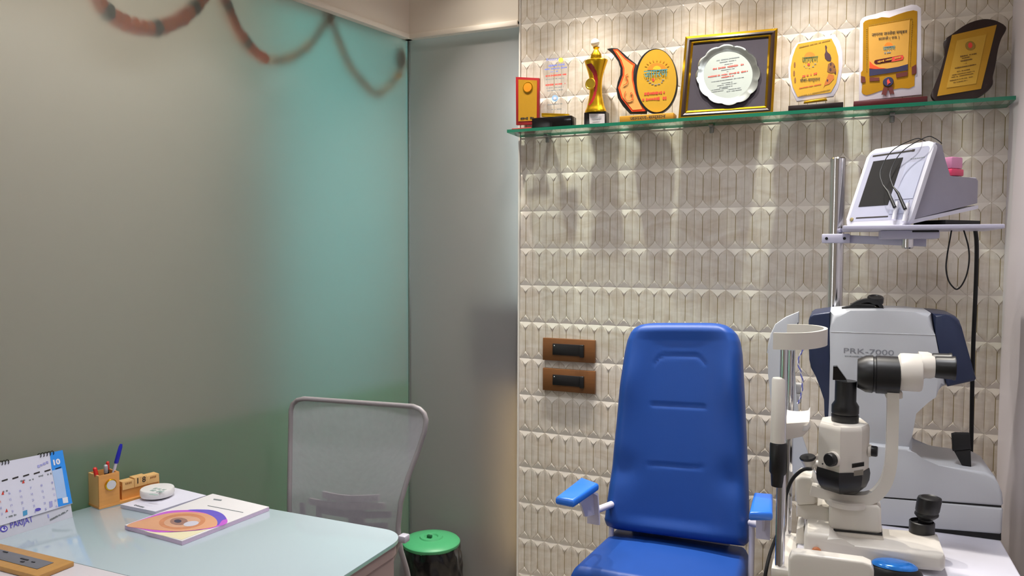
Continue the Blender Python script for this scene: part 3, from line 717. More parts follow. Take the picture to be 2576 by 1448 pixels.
b.pix([TL, (157, 1132), (182, 1266), SB], pl, .002, paper, 0, .0035)
pc = Pl(pl.p + pl.n * .0036, pl.n)
b.decal(k([(520, 160), (655, 130), (757, 685), (612, 725), (600, 640), (655, 630), (700, 625), (650, 320), (545, 345)]), pc, blue); b.decal(k([(545, 345), (650, 320), (702, 625), (600, 642)]), pc, mat('pale blue print', 'a8c4ea', .5))
b.decal(k([(652, 632), (708, 620), (715, 680), (662, 688)]), pc, mat('white print', 'e8e8f0', .5), .0014)
b.ptext('10', *k([(590, 255)])[0], pc, mat('white print', 'e8e8f0', .5), 18, 15, .05, .0018)
b.scrawl(*k([(455, 275)])[0], pc, mat('lilac print', 'a2a2d6', .6), 32, 13, slope=.2, seed=11)
for i in range(9):
    x = 640 - i * 112; y0 = 312 + (640 - x) * .226
    b.decal(k([(x - 62, y0 + 10), (x, y0 - 10), (x + 2, y0 + 4), (x - 60, y0 + 24)]), pc, blacktx)
for r in range(5):
    for c in range(9):
        x = 545 - c * 112 + r * 11; y = 410 + c * 28 + r * 62 + 62
        if y > 740 - (545 - x) * -.2: continue
        b.ptext(str((r * 7 + 8 - c) % 31 + 1), *k([(x, y)])[0], pc, redtx if c == 5 and r in (1, 4) else mat('lilac print', 'a2a2d6', .6), 5, 6, .01)
for x, y in ((330, 440), (430, 400), (520, 380), (240, 450), (60, 560)): b.scrawl(*k([(x, y)])[0], pc, greytx, 12, 6, seed=x)
for x, y, m_ in ((30, 580, redtx), (70, 762, redtx), (245, 460, redtx)): b.decal(k([(x - 14, y + 20), (x, y - 20), (x + 14, y + 14)]), pc, m_)
b.decal(k([(240, 770), (285, 755), (288, 805), (243, 822)]), pc, mat('cyan print', '4a9ac8', .5)); b.decal(k(epix(398, 752, 32, 16, 16, rot=-12)), pc, violet); b.scrawl(*k([(120, 820)])[0], pc, greytx, 28, 6, seed=9); b.decal(k([(515, 670), (548, 660), (552, 720), (520, 735)]), pc, mat('lilac print', 'a2a2d6', .6))
b.build('month_sheet', t)
b = MB(); b.ptext('PARIJAT', *k([(226, 892)])[0], pl, violet, 60, 21, .012); b.build('lettering', t); b = MB(); b.decal(k(epix(40, 955, 42, 34, 24, rot=-14)), pl, violet); b.decal(k(epix(42, 955, 28, 20, 20, rot=-14)), pl, mat('white print', 'e8e8f0', .5), .0014); b.decal(k([(30, 950), (45, 930), (60, 948), (52, 965)]), pl, violet, .002); b.build('logo', t); b = MB(); b.scrawl(*k([(620, 808)])[0], pl, greytx, 50, 4, slope=.2, seed=2); b.scrawl(*k([(612, 822)])[0], pl, greytx, 46, 3, slope=.2, seed=3); b.decal(k([(495, 805), (510, 800), (518, 840), (502, 842)]), pl, mat('lilac print', 'a2a2d6', .6)); b.build('small_print', t)
for grp in ([2 + i * 8 for i in range(3)], [99 + i * 8 for i in range(5)], [-60 + i * 8 for i in range(3)]):
  b = MB()
  for cx_ in grp:
    q = pl.on(*ln(top0, top1, cx_)); 
    b.tube([q + pl.y * (.006 * math.cos(v)) + pl.n * (.008 * math.sin(v)) - pl.y * .002 for v in [2 * math.pi * i / 14 for i in range(14)]], .0011, black, 6, True)
  b.build('spiral_binding', t)

# --- wooden desk organiser: pen box with clock, block calendar, common base
A_, B_ = at(250, 1281, Z=DZ), at(405, 1240, Z=DZ)
ex = (B_ - A_).normalized(); ey = Vector((-ex.y, ex.x, 0))          # ex along the front, ey towards the wall
if ey.dot(EYE - A_) > 0: ey = -ey
wood = mat('honey wood', 'dc9c54', .45, 0, .14, 5, stretch=(4, 4, 25)); wood2 = mat('light honey wood', 'e6b878', .45, 0, .12, 6)
def ob(b, x0, x1, y0, y1, z0, z1, m, bev=.0015):
    b.prism([A_ + ex * x + ey * y + Vector((0, 0, z0)) for x, y in ((x0, y0), (x1, y0), (x1, y1), (x0, y1))], (0, 0, z1 - z0), m)
    pass
LB = (B_ - A_).length
hb = at(252, 1195, X=A_.x).z - DZ
wb_ = (at(302, 1262, Z=DZ) - A_).dot(ex)
t = thing('desk_organizer', 'honey wood desk organizer with pen box, round clock and block calendar', 'desk organizer', A_ + ex * .07 + ey * .02)
b = MB(); ob(b, -.001, LB + .004, -.001, .070, .0005, .007, wood); b.build('base', t)
W_ = .059; D_ = .068; H_ = .085
p_ = at(252, 1197, X=A_.x + .002); H_ = p_.z - DZ
b = MB()
ob(b, 0, W_, 0, .005, .007, H_, wood, 0); ob(b, 0, W_, D_ - .005, D_, .007, H_, wood, 0); ob(b, 0, .005, .005, D_ - .005, .007, H_, wood2, 0); ob(b, W_ - .005, W_, .005, D_ - .005, .007, H_, wood, 0); b.build('pen_box', t)
fp = Pl(A_ - ey * .0002, -ey)
b = MB(); c = fp.on(278, 1218); b.lathe([(.0165, 0), (.0165, .004), (.0145, .0055), (.0005, .0055)], c, gold, -ey, 28); b.build('clock_rim', t)
b = MB(); b.lathe([(.0135, .0052), (.0135, .0062), (.0005, .0062)], c, mat('white clock dial', 'cfcfd2', .3), -ey, 24)
b.build('clock_face', t)
x0 = W_ + .012; Hc = at(405, 1193, X=B_.x).z - DZ
b = MB(); ob(b, x0, LB + .002, .012, .048, .007, Hc * .82, wood, 0); b.build('calendar_stand', t)
cw = (LB - x0) / 4.2
fp2 = Pl(A_ + ey * .009, -ey)
for i, tx in enumerate(('OCT', '1', '8', 'TUE')):
    b = MB(); z0 = Hc * .62
    u0 = x0 + .001 + (0, 1.35, 2.05, 2.75)[i] * cw; u1 = u0 + (1.3, .68, .68, 1.4)[i] * cw
    ob(b, u0, u1, .009, .04, z0, Hc + (.006 if i in (1, 2) else .002), wood2, 0)
    c = A_ + ex * ((u0 + u1) / 2) + ey * .009 + Vector((0, 0, z0 + .018))
    if i in (1, 2): b.text(tx, c, ex, (0, 0, 1), blacktx, h=.017, bold=.012, lift=.0008)
    else:
        for q in range(4): b.prism([c + ex * (q * .005 - .009 + dx) + Vector((0, 0, dz)) - ey * .0009 for dx, dz in ((0, -.003), (.003, -.003), (.003, .003), (0, .002))], ey * .0008, mat('faded brown print', '9a6a38', .6))
    b.build('date_block', t)
def pen(name, lab, foot, tip, r, parts, cat='pen'):
    foot, tip = Vector(foot), Vector(tip); ax = (tip - foot); L = ax.length
    t = thing(name, lab, cat, foot, 'pens in the wooden box')
    for nm, prof, m_ in parts:
        b = MB(); b.lathe([(max(.0003, q * r), h * L) for q, h in prof], foot, m_, ax, 12); b.build(nm, t)
def inbox(x, y): return A_ + ex * x + ey * y + Vector((0, 0, .010))
bpl = Pl(inbox(.03, .025), -ey)
btip = bpl.on(305, 1116)
clearb = mat('clear plastic barrel', 'c6c4d2', .2, 0, .02, spec=.6); pblue = mat('deep blue plastic', '1a1fa6', .3); pred = mat('bright red plastic', 'd8261c', .35)
pen('ballpoint_pen', 'clear ballpoint pen with tall blue cap rising from wooden pen box', inbox(.030, .025), btip, .0042, (('barrel', [(.4, 0), (1, .12), (1, .70)], clearb), ('cap', [(1.25, .66), (1.45, .68), (1.45, .80), (1.3, .95), (.8, 1)], pblue)))
pen('marker_pen', 'red tipped marker at left edge of wooden pen box', inbox(.018, .016), bpl.on(238, 1175), .0050, (('barrel', [(.6, 0), (1, .05), (1, .75)], black), ('cap', [(1.05, .74), (1.15, .76), (1.15, .97), (.6, 1)], pred)))
pen('marker_pen', 'white and grey marker in middle of wooden pen box', inbox(.034, .028), bpl.on(266, 1168), .0048, (('barrel', [(.6, 0), (1, .05), (1, .78)], black), ('cap', [(1.05, .77), (1.2, .79), (1.2, .97), (.6, 1)], mat('light grey plastic', 'b4b8bc', .4))))
pen('ballpoint_pen', 'short red capped pen beside blue pen in wooden pen box', inbox(.042, .036), bpl.on(271, 1160), .0038, (('barrel', [(.5, 0), (1, .1), (1, .8)], black), ('cap', [(1.1, .79), (1.2, .82), (1.2, .98), (.6, 1)], pred)))

# --- note pad, round paperweight, magazine
def quad(px, z): return [at(x, y, Z=z) for x, y in px]
Q = [at(303, 1268, Z=DZ + .011), at(391, 1286, Z=DZ + .011), at(519, 1245, Z=DZ + .011), at(440, 1226, Z=DZ + .011)]
for q in Q: q.z = DZ
t = thing('notepad', 'white notepad under round white paperweight, behind magazine', 'notepad', sum(Q, Vector()) / 4)
b = MB(); b.prism([q + Vector((0, 0, .0005)) for q in Q], (0, 0, .0095), mat('white page edges', 'c4c2d2', .6, 0, .06, 200), 0); b.build('pages', t)
b = MB(); b.prism([q + Vector((0, 0, .0102)) for q in Q], (0, 0, .0008), mat('white paper', 'dedce8', .55, 0, .02))
d = (Q[1] - Q[0]).normalized()
npl = Pl((0, 0, DZ + .0112), (0, 0, 1)); b.scrawl(350, 1272, npl, greytx, 40, 4, slope=-.1, seed=3); b.build('cover', t)
c = at(396, 1249, Z=DZ + .011); c.z = DZ + .0112
t = thing('paperweight', 'round white paperweight with faint green lettering on notepad', 'paperweight', c)
b = MB(); b.lathe([(.030, .0), (.032, .0), (.034, .002)], c, black, n=40); b.build('felt_foot', t)
b = MB(); b.lathe([(.034, .002), (.045, .006), (.0475, .012), (.0475, .0245), (.0455, .0275), (.042, .028), (.0005, .028)], c, white, n=48)
d = Vector((.97, -.2, 0)).normalized(); gr = mat('faint green print', 'a8bcb4', .6)
dp = Pl((0, 0, DZ + .0393), (0, 0, 1))
b.scrawl(396, 1234, dp, gr, 46, 7, slope=.05, seed=3); b.scrawl(402, 1229, dp, gr, 40, 5, slope=.05, seed=5); b.scrawl(388, 1243, dp, gr, 34, 5, slope=.05, seed=6)
b.build('disc', t)
Q = [at(314, 1320, Z=DZ + .012), at(458, 1360, Z=DZ + .012), at(677, 1274, Z=DZ + .012), at(535, 1241, Z=DZ + .012)]
for q in Q: q.z = DZ
t = thing('magazine', 'thick white magazine with close up eye picture on cover', 'magazine', sum(Q, Vector()) / 4)
b = MB(); b.prism([q + Vector((0, 0, .0005)) for q in Q], (0, 0, .0105), mat('lilac page edges', 'd2bcd6', .6, 0, .08, 200)); b.build('pages', t)
MZ = DZ + .0112
b = MB(); b.prism([q + Vector((0, 0, .0112)) for q in Q], (0, 0, .0008), mat('glossy white cover', 'e6e2e2', .3, 0, .02))
mp = Pl((0, 0, MZ + .0008), (0, 0, 1)); kk = crop(0, 1080, 3.578)
magenta = mat('magenta print', 'c060c8', .4); purple = mat('purple print', '6a5ac0', .4); skin = mat('peach eye print', 'd8a07c', .4, 0, .15, 12)
b.decal(kk(sm([(1140, 862), (1300, 800), (1500, 735), (1700, 722), (1880, 722), (1990, 750), (2040, 800), (2040, 842), (1960, 872), (1800, 905), (1450, 925), (1250, 890)])), mp, magenta, .0006)
b.decal(kk(sm([(1690, 722), (1880, 720), (1990, 750), (2036, 800), (2000, 815), (1960, 860), (1930, 800), (1850, 750)])), mp, purple, .0009)
b.decal(kk(sm([(1140, 862), (1300, 805), (1520, 752), (1720, 742), (1860, 758), (1940, 800), (1955, 850), (1900, 880), (1640, 912), (1440, 905), (1250, 885)])), mp, skin, .0012)
b.decal(kk(epix(1640, 825, 210, 70, 30, rot=-4)), mp, mat('eye rim print', 'c88660', .4, 0, .25, 40), .0014)
b.decal(kk(epix(1640, 828, 165, 50, 30, rot=-4)), mp, mat('eye white print', 'd0a184', .4, 0, .15, 40), .0016)
b.decal(kk(epix(1610, 825, 80, 34, 24)), mp, mat('iris print', '9a7468', .4, 0, .4, 120), .0018); b.decal(kk(epix(1600, 822, 34, 15, 18)), mp, mat('pupil print', '4a4458', .3), .002); b.decal(kk(epix(1720, 845, 70, 22, 18, rot=-8)), mp, whitep, .002)
b.decal(kk([(1300, 915), (1440, 925), (1700, 912), (1880, 892), (1650, 985), (1635, 990)]), mp, mat('cream print', 'e6dcb8', .4), .0006)
b.decal(kk([(1925, 620), (1998, 630), (1990, 640), (1920, 630)]), mp, greytx); b.decal(kk([(1870, 680), (2190, 742), (2188, 746), (1868, 684)]), mp, greytx)
b.build('cover', t)

# ================================================================== BLUE EXAMINATION CHAIR
vinyl = mat('blue leatherette', '1b4590', .42, 0, .05, 20, bump=.12, bscale=900, spec=.35)
vinyl2 = mat('glossy blue leatherette', '2f74dd', .25, 0, .04, 20)
chairm = mat('white painted steel', 'cfcbd6', .35, 0, .03)
t = thing('examination_chair', 'blue leatherette examination chair with tall padded back and armrests', 'examination chair', (-.46, 2.45, 0))
BP = lean(2.42, .58, 11.5)
Lp = [(0, 1650), (.004, 1628), (.012, 1610), (.028, 1597), (.05, 1588), (.085, 1580), (.14, 1574), (.3, 1562), (.5, 1552), (.7, 1541), (.9, 1527), (.955, 1523), (.985, 1527), (1, 1540)]
Rp = [(0, 1790), (.004, 1812), (.012, 1828), (.028, 1842), (.05, 1853), (.085, 1861), (.14, 1866), (.3, 1871), (.5, 1876), (.7, 1880), (.9, 1884), (.955, 1884), (.985, 1881), (1, 1872)]
def bk(s, tt):            # s across, tt down; pixel outline of the backrest
    x = lerp(interp(Lp, tt), interp(Rp, tt), s)
    y = lerp(812, lerp(1326, 1374, max(0, min(1, (x - 1523) / 360))), tt)
    return x, y
NS, NT = 72, 110
def prof_t(j):
    u = j / NT
    return u ** 1.5 if u < .25 else .125 + (u - .25) * (1 - .125 - .045) / .65 if u < .9 else 1 - .045 * ((1 - u) / .1) ** 1.5
Hb = (BP.on(1700, 812) - BP.on(1700, 1348)).length
def seam(x, y):           # depth of the stitched creases, photo pixels
    d = 0
    yb = y - (x - 1710) * .045
    if 1645 < x < 1780: d = max(d, math.exp(-((yb - 1020) / 3.2) ** 2))
    if 1636 < x < 1776: d = max(d, math.exp(-((yb - 1170) / 3.2) ** 2))
    if 1650 < x < 1782:
        q = min(1, abs(x - 1716) / 66); ya = 897 + 24 * max(0, q - .62) ** 1.6 / .38 ** 1.6
        d = max(d, math.exp(-((y - ya) / 3.2) ** 2))
    return d
P = []
for j in range(NT + 1):
    tt = prof_t(j); row = []
    xl, xr = interp(Lp, tt), interp(Rp, tt)
    for i in range(NS + 1):
        u = i / NS; s = .5 - .5 * math.cos(math.pi * u) if True else u
        s = lerp(u, s, .6)
        x, y = bk(s, tt); q = BP.on(x, y)
        wm = (xr - xl) / 800.; de = min(s, 1 - s) * wm; dt = min(tt, 1 - tt) * Hb
        R = .035; k1 = min(1, de / R); k2 = min(1, dt / R)
        z = .055 * (1 - (1 - math.sqrt(max(0, 1 - (1 - k1) ** 2)))) * math.sqrt(max(0, 1 - (1 - k2) ** 2))
        # side bolsters stand proud of the middle, which is gently dished
        sx = abs(s - .5) * 2
        z -= .016 * math.exp(-(sx / .62) ** 4) * min(1, dt / .06)
        z += .010 * math.exp(-((sx - .8) / .18) ** 2 - ((tt - .28) / .13) ** 2) - .010 * math.exp(-((sx - .82) / .22) ** 2 - ((tt - .70) / .07) ** 2)
        z -= .0042 * seam(x, y)
        row.append(q + BP.n * z)
    P.append(row)
b = MB(); b.grid(P, vinyl)
rim = [P[0][i] for i in range(NS + 1)] + [P[j][NS] for j in range(1, NT + 1)] + [P[NT][i] for i in range(NS - 1, -1, -1)] + [P[j][0] for j in range(NT - 1, 0, -1)]
bk2 = [p - BP.n * .03 for p in rim]; L = len(rim)
b.faces(rim + bk2, [(i, (i + 1) % L, L + (i + 1) % L, L + i) for i in range(L)] + [tuple(range(L, 2 * L))], vinyl)
bmesh.ops.remove_doubles(b.bm, verts=b.bm.verts, dist=.0002)
b.build('backrest', t, ang=60)
b = MB(); q = BP.p; b.bx(-.62, -.30, 2.462, 2.50, .50, .72, chairm, .006); b.build('back_plate', t)
# seat
SX0, SX1, SY0, SY1, STOP = -.722, -.232, 2.10, 2.50, .558
b = MB(); P = []
NX, NY = 40, 40
for j in range(NY + 1):
    v = j / NY; row = []
    for i in range(NX + 1):
        u = i / NX; u2 = lerp(u, .5 - .5 * math.cos(math.pi * u), .6); v2 = lerp(v, .5 - .5 * math.cos(math.pi * v), .6)
        x = lerp(lerp(SX0, SX0 + .035, v2), lerp(SX1 + .006, SX1 - .006, v2), u2); y = lerp(SY0, SY1, v2)
        de = min(u2, 1 - u2) * .48; df = v2 * .4; db = (1 - v2) * .4
        kk_ = lambda d, R: math.sqrt(max(0, 1 - (1 - min(1, d / R)) ** 2))
        cr = .035 * max(0, 1 - math.hypot(de, df) / .06) ** 2
        z = STOP - .055 + .055 * kk_(de, .028) * kk_(df, .028) * kk_(db, .03) + .006 * math.sin(math.pi * u2) * math.sin(math.pi * v2)
        z -= .003 * math.exp(-((u2 - .3) / .006) ** 2) * .6 + .003 * math.exp(-((u2 - .74) / .006) ** 2) * .6
        row.append(Vector((x, y, z)))
    P.append(row)
b.grid(P, vinyl)
rim = [P[0][i] for i in range(NX + 1)] + [P[j][NX] for j in range(1, NY + 1)] + [P[NY][i] for i in range(NX - 1, -1, -1)] + [P[j][0] for j in range(NY - 1, 0, -1)]
L = len(rim); lo = [Vector((p.x, p.y, STOP - .085)) for p in rim]
b.faces(rim + lo, [(i, (i + 1) % L, L + (i + 1) % L, L + i) for i in range(L)] + [tuple(range(L, 2 * L))], vinyl)
bmesh.ops.remove_doubles(b.bm, verts=b.bm.verts, dist=.0002)
b.build('seat', t, ang=60)
b = MB(); b.tube([Vector((SX0 + .004, SY0 + .002, STOP - .05)), Vector((SX1 + .002, SY0 + .002, STOP - .05))], .003, vinyl, 8); b.build('seat_piping', t)
b = MB(); b.bx(-.66, -.29, 2.13, 2.47, .425, .472, chairm, .01); b.lathe([(.05, .05), (.05, .43)], (-.475, 2.33, 0), chairm, n=28); b.lathe([(.20, .001), (.20, .02), (.17, .04), (.06, .055)], (-.475, 2.33, 0), chairm, n=36); b.build('pedestal', t)
for sgn, px_, zt in ((-1, [(1398, 1247), (1443, 1256), (1506, 1214), (1462, 1198)], .800), (1, [(1884, 1287), (1944, 1287), (1944, 1240), (1897, 1236)], .800)):
    b = MB(); Q = [at(x, y, Z=zt) for x, y in px_]
    b.prism(Q, (0, 0, -.026), vinyl2, .009, both=True, seg=3); arm = b.build('armrest', t)
    f0, f1, r1, r0 = Q; mid0 = (f0 + f1) / 2; mid1 = (r0 + r1) / 2; d = (mid1 - mid0)
    b = MB(); b.ribbon([mid0 + d * .35 - Vector((0, 0, .030)), mid0 + d * .9 - Vector((0, 0, .030)), mid1 + d * .1 - Vector((0, 0, .05)), mid1 + d * .18 - Vector((0, 0, .13)), mid1 + d * .18 - Vector((0, 0, .15))], Vector((d.y, -d.x, 0)), .04, .008, chairm, .002)
    b.prism([mid0 + d * .5 - Vector((0, 0, .032)), mid1 + d * .1 - Vector((0, 0, .032)), mid1 + d * .18 - Vector((0, 0, .12)), mid0 + d * .75 - Vector((0, 0, .10))], Vector((d.y, -d.x, 0)).normalized() * .006, chairm)
    b.build('bracket', arm)
    xe = -.668 if sgn < 0 else -.228
    b = MB(); b.tube([Vector((xe + sgn * .002, 2.405, .672)), Vector((xe + sgn * .004, 2.40, .60)), Vector((xe + sgn * .004, 2.38, .46))], .009, chairm, 12)
    pv = mid1 + d * .18 - Vector((0, 0, .11)); b.tube([pv, Vector((xe, 2.405, .664))], .011, chairm, 12); b.build('arm_post', t)

# ================================================================== GREY MESH OFFICE CHAIR
def mesh_fabric():
    m = bpy.data.materials.new('grey mesh fabric'); m.use_nodes = True
    nt = m.node_tree; p = nt.nodes['Principled BSDF']; L = nt.links
    p.inputs['Base Color'].default_value = lin('bab6be') + [1]; p.inputs['Roughness'].default_value = .7
    nz = nt.nodes.new('ShaderNodeTexNoise'); nz.inputs['Scale'].default_value = 25
    mr = nt.nodes.new('ShaderNodeMapRange'); mr.inputs['To Min'].default_value = .54; mr.inputs['To Max'].default_value = .64
    L.new(nz.outputs[0], mr.inputs[0]); L.new(mr.outputs[0], p.inputs['Alpha'])
    return m
fab = mesh_fabric(); frm = mat('grey moulded plastic', '8d8789', .35, 0, .05); frmd = mat('dark grey plastic', '3a363c', .45, 0, .08)
t = thing('office_chair', 'grey mesh backed office chair between desk and frosted glass corner', 'office chair', (-1.48, 2.0, 0))
YT = [(0, 2.115), (.25, 2.10), (.55, 2.055), (.8, 2.04), (1, 2.075)]
LT = [(0, 765), (.012, 748), (.035, 737), (.07, 732), (.3, 730), (.6, 728), (1, 730)]
RTb = [(0, 1040), (.012, 1056), (.035, 1067), (.07, 1072), (.13, 1069), (.25, 1052), (.4, 1027), (.55, 1008), (.7, 1001), (.82, 1008), (.92, 1022), (1, 1030)]
def ocp(s, tt, lift=0):
    x = lerp(interp(LT, tt), interp(RTb, tt), s); y = lerp(1002 + (x - 765) * .072, 1440 + (x - 765) * .09, tt)
    bow = .035 * (1 - (2 * s - 1) ** 2)
    return at(x, y, Y=interp(YT, tt) + bow + lift)
TTs = [0, .012, .024, .035, .05, .07, .1] + [.1 + .9 * i / 26 for i in range(1, 27)]
b = MB(); b.grid([[ocp(i / 24, q) for i in range(25)] for q in TTs], fab); b.build('mesh_back', t, ang=80)
rim = [ocp(i / 14, 0) for i in range(15)] + [ocp(1, q) for q in TTs[1:]]
rim = rim + [ocp(1 - i / 14, 1) for i in range(1, 15)] + [ocp(0, q) for q in TTs[-2:0:-1]]
b = MB(); b.tube(rim, .0085, frm, 10, True); b.build('back_frame', t, ang=80)
b = MB()
for tt, s0, s1 in ((.54, .30, .80), (.585, .18, .86), (.63, .30, .92), (.70, .2, .9), (.78, .2, .92)):
    b.ribbon([ocp(lerp(s0, s1, i / 12), tt + .012 * math.sin(i / 12 * 3.14 * 1.2), .028) for i in range(13)], (0, 0, 1), .022, .010, frmd if tt > .6 else frm, .002)
for s_ in (.12, .27, .36, .44, .56, .62, .70):
    b.ribbon([ocp(s_, q, .030) for q in ((.60, .7, .85, .98) if s_ < .3 else (.53, .56, .60))], (1, 0, 0), .012 if s_ > .3 else .02, .008, frmd)
b.build('lumbar_support', t)
b = MB(); q = at(1016, 1353, Y=1.86); b.box(q, (.026, .03, .022), mat('pale grey plastic', 'b4b2bc', .4), .005); b.tube([q, Vector((q.x - .03, 1.88, q.z - .02)), Vector((q.x - .10, 1.95, q.z - .12))], .008, frm, 10)
b.build('arm_lever', t)
b = MB(); b.bx(-1.70, -1.30, 1.74, 2.06, .40, .46, mat('grey seat fabric', '6f6b72', .9, 0, .1, 200), .025, 3); b.build('seat', t)
b = MB(); b.ribbon([Vector((-1.5, 1.9, .385)), Vector((-1.5, 2.1, .385)), Vector((-1.5, 2.14, .45)), Vector((-1.5, 2.12, .66))], (1, 0, 0), .06, .014, frmd, .003); b.build('back_bar', t)
b = MB(); b.lathe([(.028, .09), (.028, .395)], (-1.5, 1.9, 0), black, n=20)
b.build('gas_lift', t)
for i in range(5):
    a = 2 * math.pi * i / 5 + .3; d = Vector((math.cos(a), math.sin(a), 0)); 
    b = MB(); b.ribbon([Vector((-1.5, 1.9, .10)), Vector((-1.5, 1.9, .09)) + d * .14, Vector((-1.5, 1.9, .062)) + d * .25], Vector((-d.y, d.x, 0)), .035, .018, black, .003); lg = b.build('leg', t)
    b = MB(); b.lathe([(.008, -.014), (.025, -.012), (.025, .012), (.008, .014)], Vector((-1.5, 1.9, .026)) + d * .25, black, Vector((-d.y, d.x, 0)), 18); b.build('caster', lg)

# ================================================================== WASTE BIN
bc = Vector((at(1085, 1352, Y=2.742).x, 2.742, 0)); BZ = at(1085, 1352, Y=2.742).z
grn = mat('green plastic', '48a26c', .4, 0, .04, 8)
t = thing('waste_bin', 'small waste bin with green lid and black liner bag, in glass corner', 'waste bin', bc)
b = MB(); b.lathe([(.085, .001), (.09, .006), (.112, BZ - .03), (.112, BZ - .028)], bc, grn, n=40); b.build('bucket', t)
b = MB(); b.lathe([(.119, BZ - .028), (.122, BZ - .024), (.122, BZ - .014), (.117, BZ - .008), (.085, BZ - .001), (.05, BZ + .003), (.047, BZ + .008), (.03, BZ + .008), (.026, BZ + .002), (.0005, BZ + .002)], bc, grn, n=56); lid = b.build('lid', t)
b = MB(); b.box(bc + Vector((-.004, -.008, BZ + .009)), (.022, .014, .012), mat('dark green plastic', '1c5a38', .4), .003); b.build('knob', lid)
bag = mat('black liner film', '0b0a0c', .20, 0, .15, 20, spec=.6)
b = MB(); rows = []
rnd = random.Random(5); ph = [rnd.uniform(0, 6.28) for _ in range(8)]
for j in range(36):
    h = (BZ - .026) * (1 - j / 35) + .004 * j / 35; row = []
    for i in range(96):
        a = 2 * math.pi * i / 96
        r = .122 + .010 * math.sin(j / 35 * 2.6)
        r += .0045 * math.sin(7 * a + h * 30 + ph[0]) * math.sin(j * .22 + ph[1]) + .0025 * math.sin(13 * a - j * .25 + ph[2]) + .0030 * abs(math.sin(4 * a + j * .16 + ph[3])) + .0012 * math.sin(19 * a + j * .4)
        if j < 4: r -= .006 * (4 - j) / 4
        row.append(bc + Vector((r * math.cos(a), r * math.sin(a), h)))
    rows.append(row + [row[0]])
b.grid(rows, bag); b.build('liner_bag', t, ang=85)

# ================================================================== FLOWER GARLAND BEHIND THE GLASS
fo, fl = mat('orange marigold', 'f8961c', .8, 0, .25, 90, thru=.75), mat('dark garland leaf', '2c4a24', .7, 0, .2, 60, thru=.3)
fy = mat('yellow marigold', 'd8b030', .8, 0, .2, 90, thru=.75)
t = thing('flower_garland', 'orange and green marigold garland hanging behind frosted glass partition', 'garland', lp(.8, .06, 2.4))
strand = [((225, -40), (255, 15), (305, 55), (380, 72), (450, 50), (500, 5), (525, -45)), ((545, -35), (570, 15), (600, 80), (640, 130), (672, 152)), ((672, 152), (720, 150), (770, 120), (805, 75), (825, 40)), ((822, 42), (845, 95), (875, 165), (915, 215), (945, 238), (985, 205), (1010, 160))]
bo, bl2, by = MB(), MB(), MB()
rnd = random.Random(3)
for si, st in enumerate(strand):
    off = (.030, .034, .062, .066)[si]; P = lplane(off); rr = (.026, .020, .015, .015)[si]
    path = [P.on(v.x, v.y) for v in smooth([Vector((x, y, 0)) for x, y in st], 12, False)]
    acc = 0; last = path[0]; n = 0
    for q in path[1:]:
        acc += (q - last).length; last = q
        if acc > rr * .95:
            acc = 0; n += 1
            leaf = n % 6 == 3
            (bl2 if leaf else (by if si > 1 else bo)).ball(q, rr * (1.08 if leaf else rnd.uniform(.95, 1.1)), fl if leaf else fy if si > 1 else fo, (1, .62, 1), 12, .10)
P = lplane(.045); bl2.ball(P.on(822, 45), .024, fl, (1, .6, 1), 12, .1); bl2.ball(P.on(1003, 150), .036, fl, (.8, .5, 1.3), 12, .15); bo.ball(P.on(828, 52), .02, fo, (1, .6, 1), 12, .1); by.ball(P.on(998, 190), .02, fy, (1, .6, 1), 12, .1)
bo.build('orange_flowers', t)['kind'] = 'stuff'; bl2.build('leaves', t)['kind'] = 'stuff'; by.build('yellow_flowers', t)['kind'] = 'stuff'

# ================================================================== INSTRUMENTS ON THE RIGHT
iw = mat('ivory instrument paint', 'dcd6cc', .35, 0, .02, 4); ig = mat('pale grey instrument plastic', 'c4c7cc', .35, 0, .02, 4)
iblue = mat('slate blue plastic', '27314e', .35, 0, .04, 6); chrome = mat('chrome', 'd4d4d8', .12, 1, .02); rubber = mat('black rubber', '0e0e10', .6, 0, .1)
ttop = mat('white table laminate', 'dcdbe6', .3, 0, .02, 4)
TZ = .75
t = thing('instrument_table', 'white instrument table carrying slit lamp and refractor', 'table', (.15, 2.2, 0))
b = MB(); b.bx(-.079, .412, 1.884, 2.78, TZ - .035, TZ, ttop, .006, 3); b.build('table_top', t)
b = MB(); b.bx(.08, .24, 2.2, 2.4, .06, TZ - .036, iw, .01); b.build('column', t)
b = MB(); b.bx(-.04, .36, 1.85, 2.7, .001, .06, iw, .012); b.build('foot', t)

# ---------------- auto refractor
def PV(Y): return PY(Y)
t = thing('auto_refractor', 'grey and slate blue auto refractor with model lettering, behind slit lamp', 'refractor', (.17, 2.43, TZ))
fy0 = PY(2.30)
bodyp = [(2089, 784), (2140, 781), (2220, 781), (2300, 784), (2344, 788), (2352, 840), (2362, 890), (2381, 970), (2344, 984), (2318, 1002), (2305, 1040), (2296, 1090), (2296, 1135), (2084, 1135), (2083, 1060), (2086, 1000), (2088, 900), (2087, 830)]
b = MB(); b.pix(bodyp, fy0, .235, ig, .018, 0, both=True, seg=4)
b.ptext('PRK-7000', 2185, 884, fy0, mat('grey lettering', '84868e', .5), 126, 13, .0, .0008)
sl = [fy0.on(2090, 834, .0006), fy0.on(2352, 842, .0006)]; b.tube(sl, .0007, mat('seam light grey', 'd8dade', .4), 6)
b.scrawl(2150, 896, fy0, greytx, 50, 3, seed=3)
b.build('housing', t)
b = MB(); b.pix([(2034, 806), (2037, 796), (2046, 790), (2089, 784), (2087, 835), (2087, 1000), (2086, 1085), (2077, 1082), (2074, 1040), (2073, 1005), (2066, 970), (2052, 946), (2040, 925), (2036, 905), (2034, 860)], PY(2.305), .225, iblue, .014, 0, True, seg=4); b.build('front_cover', t)
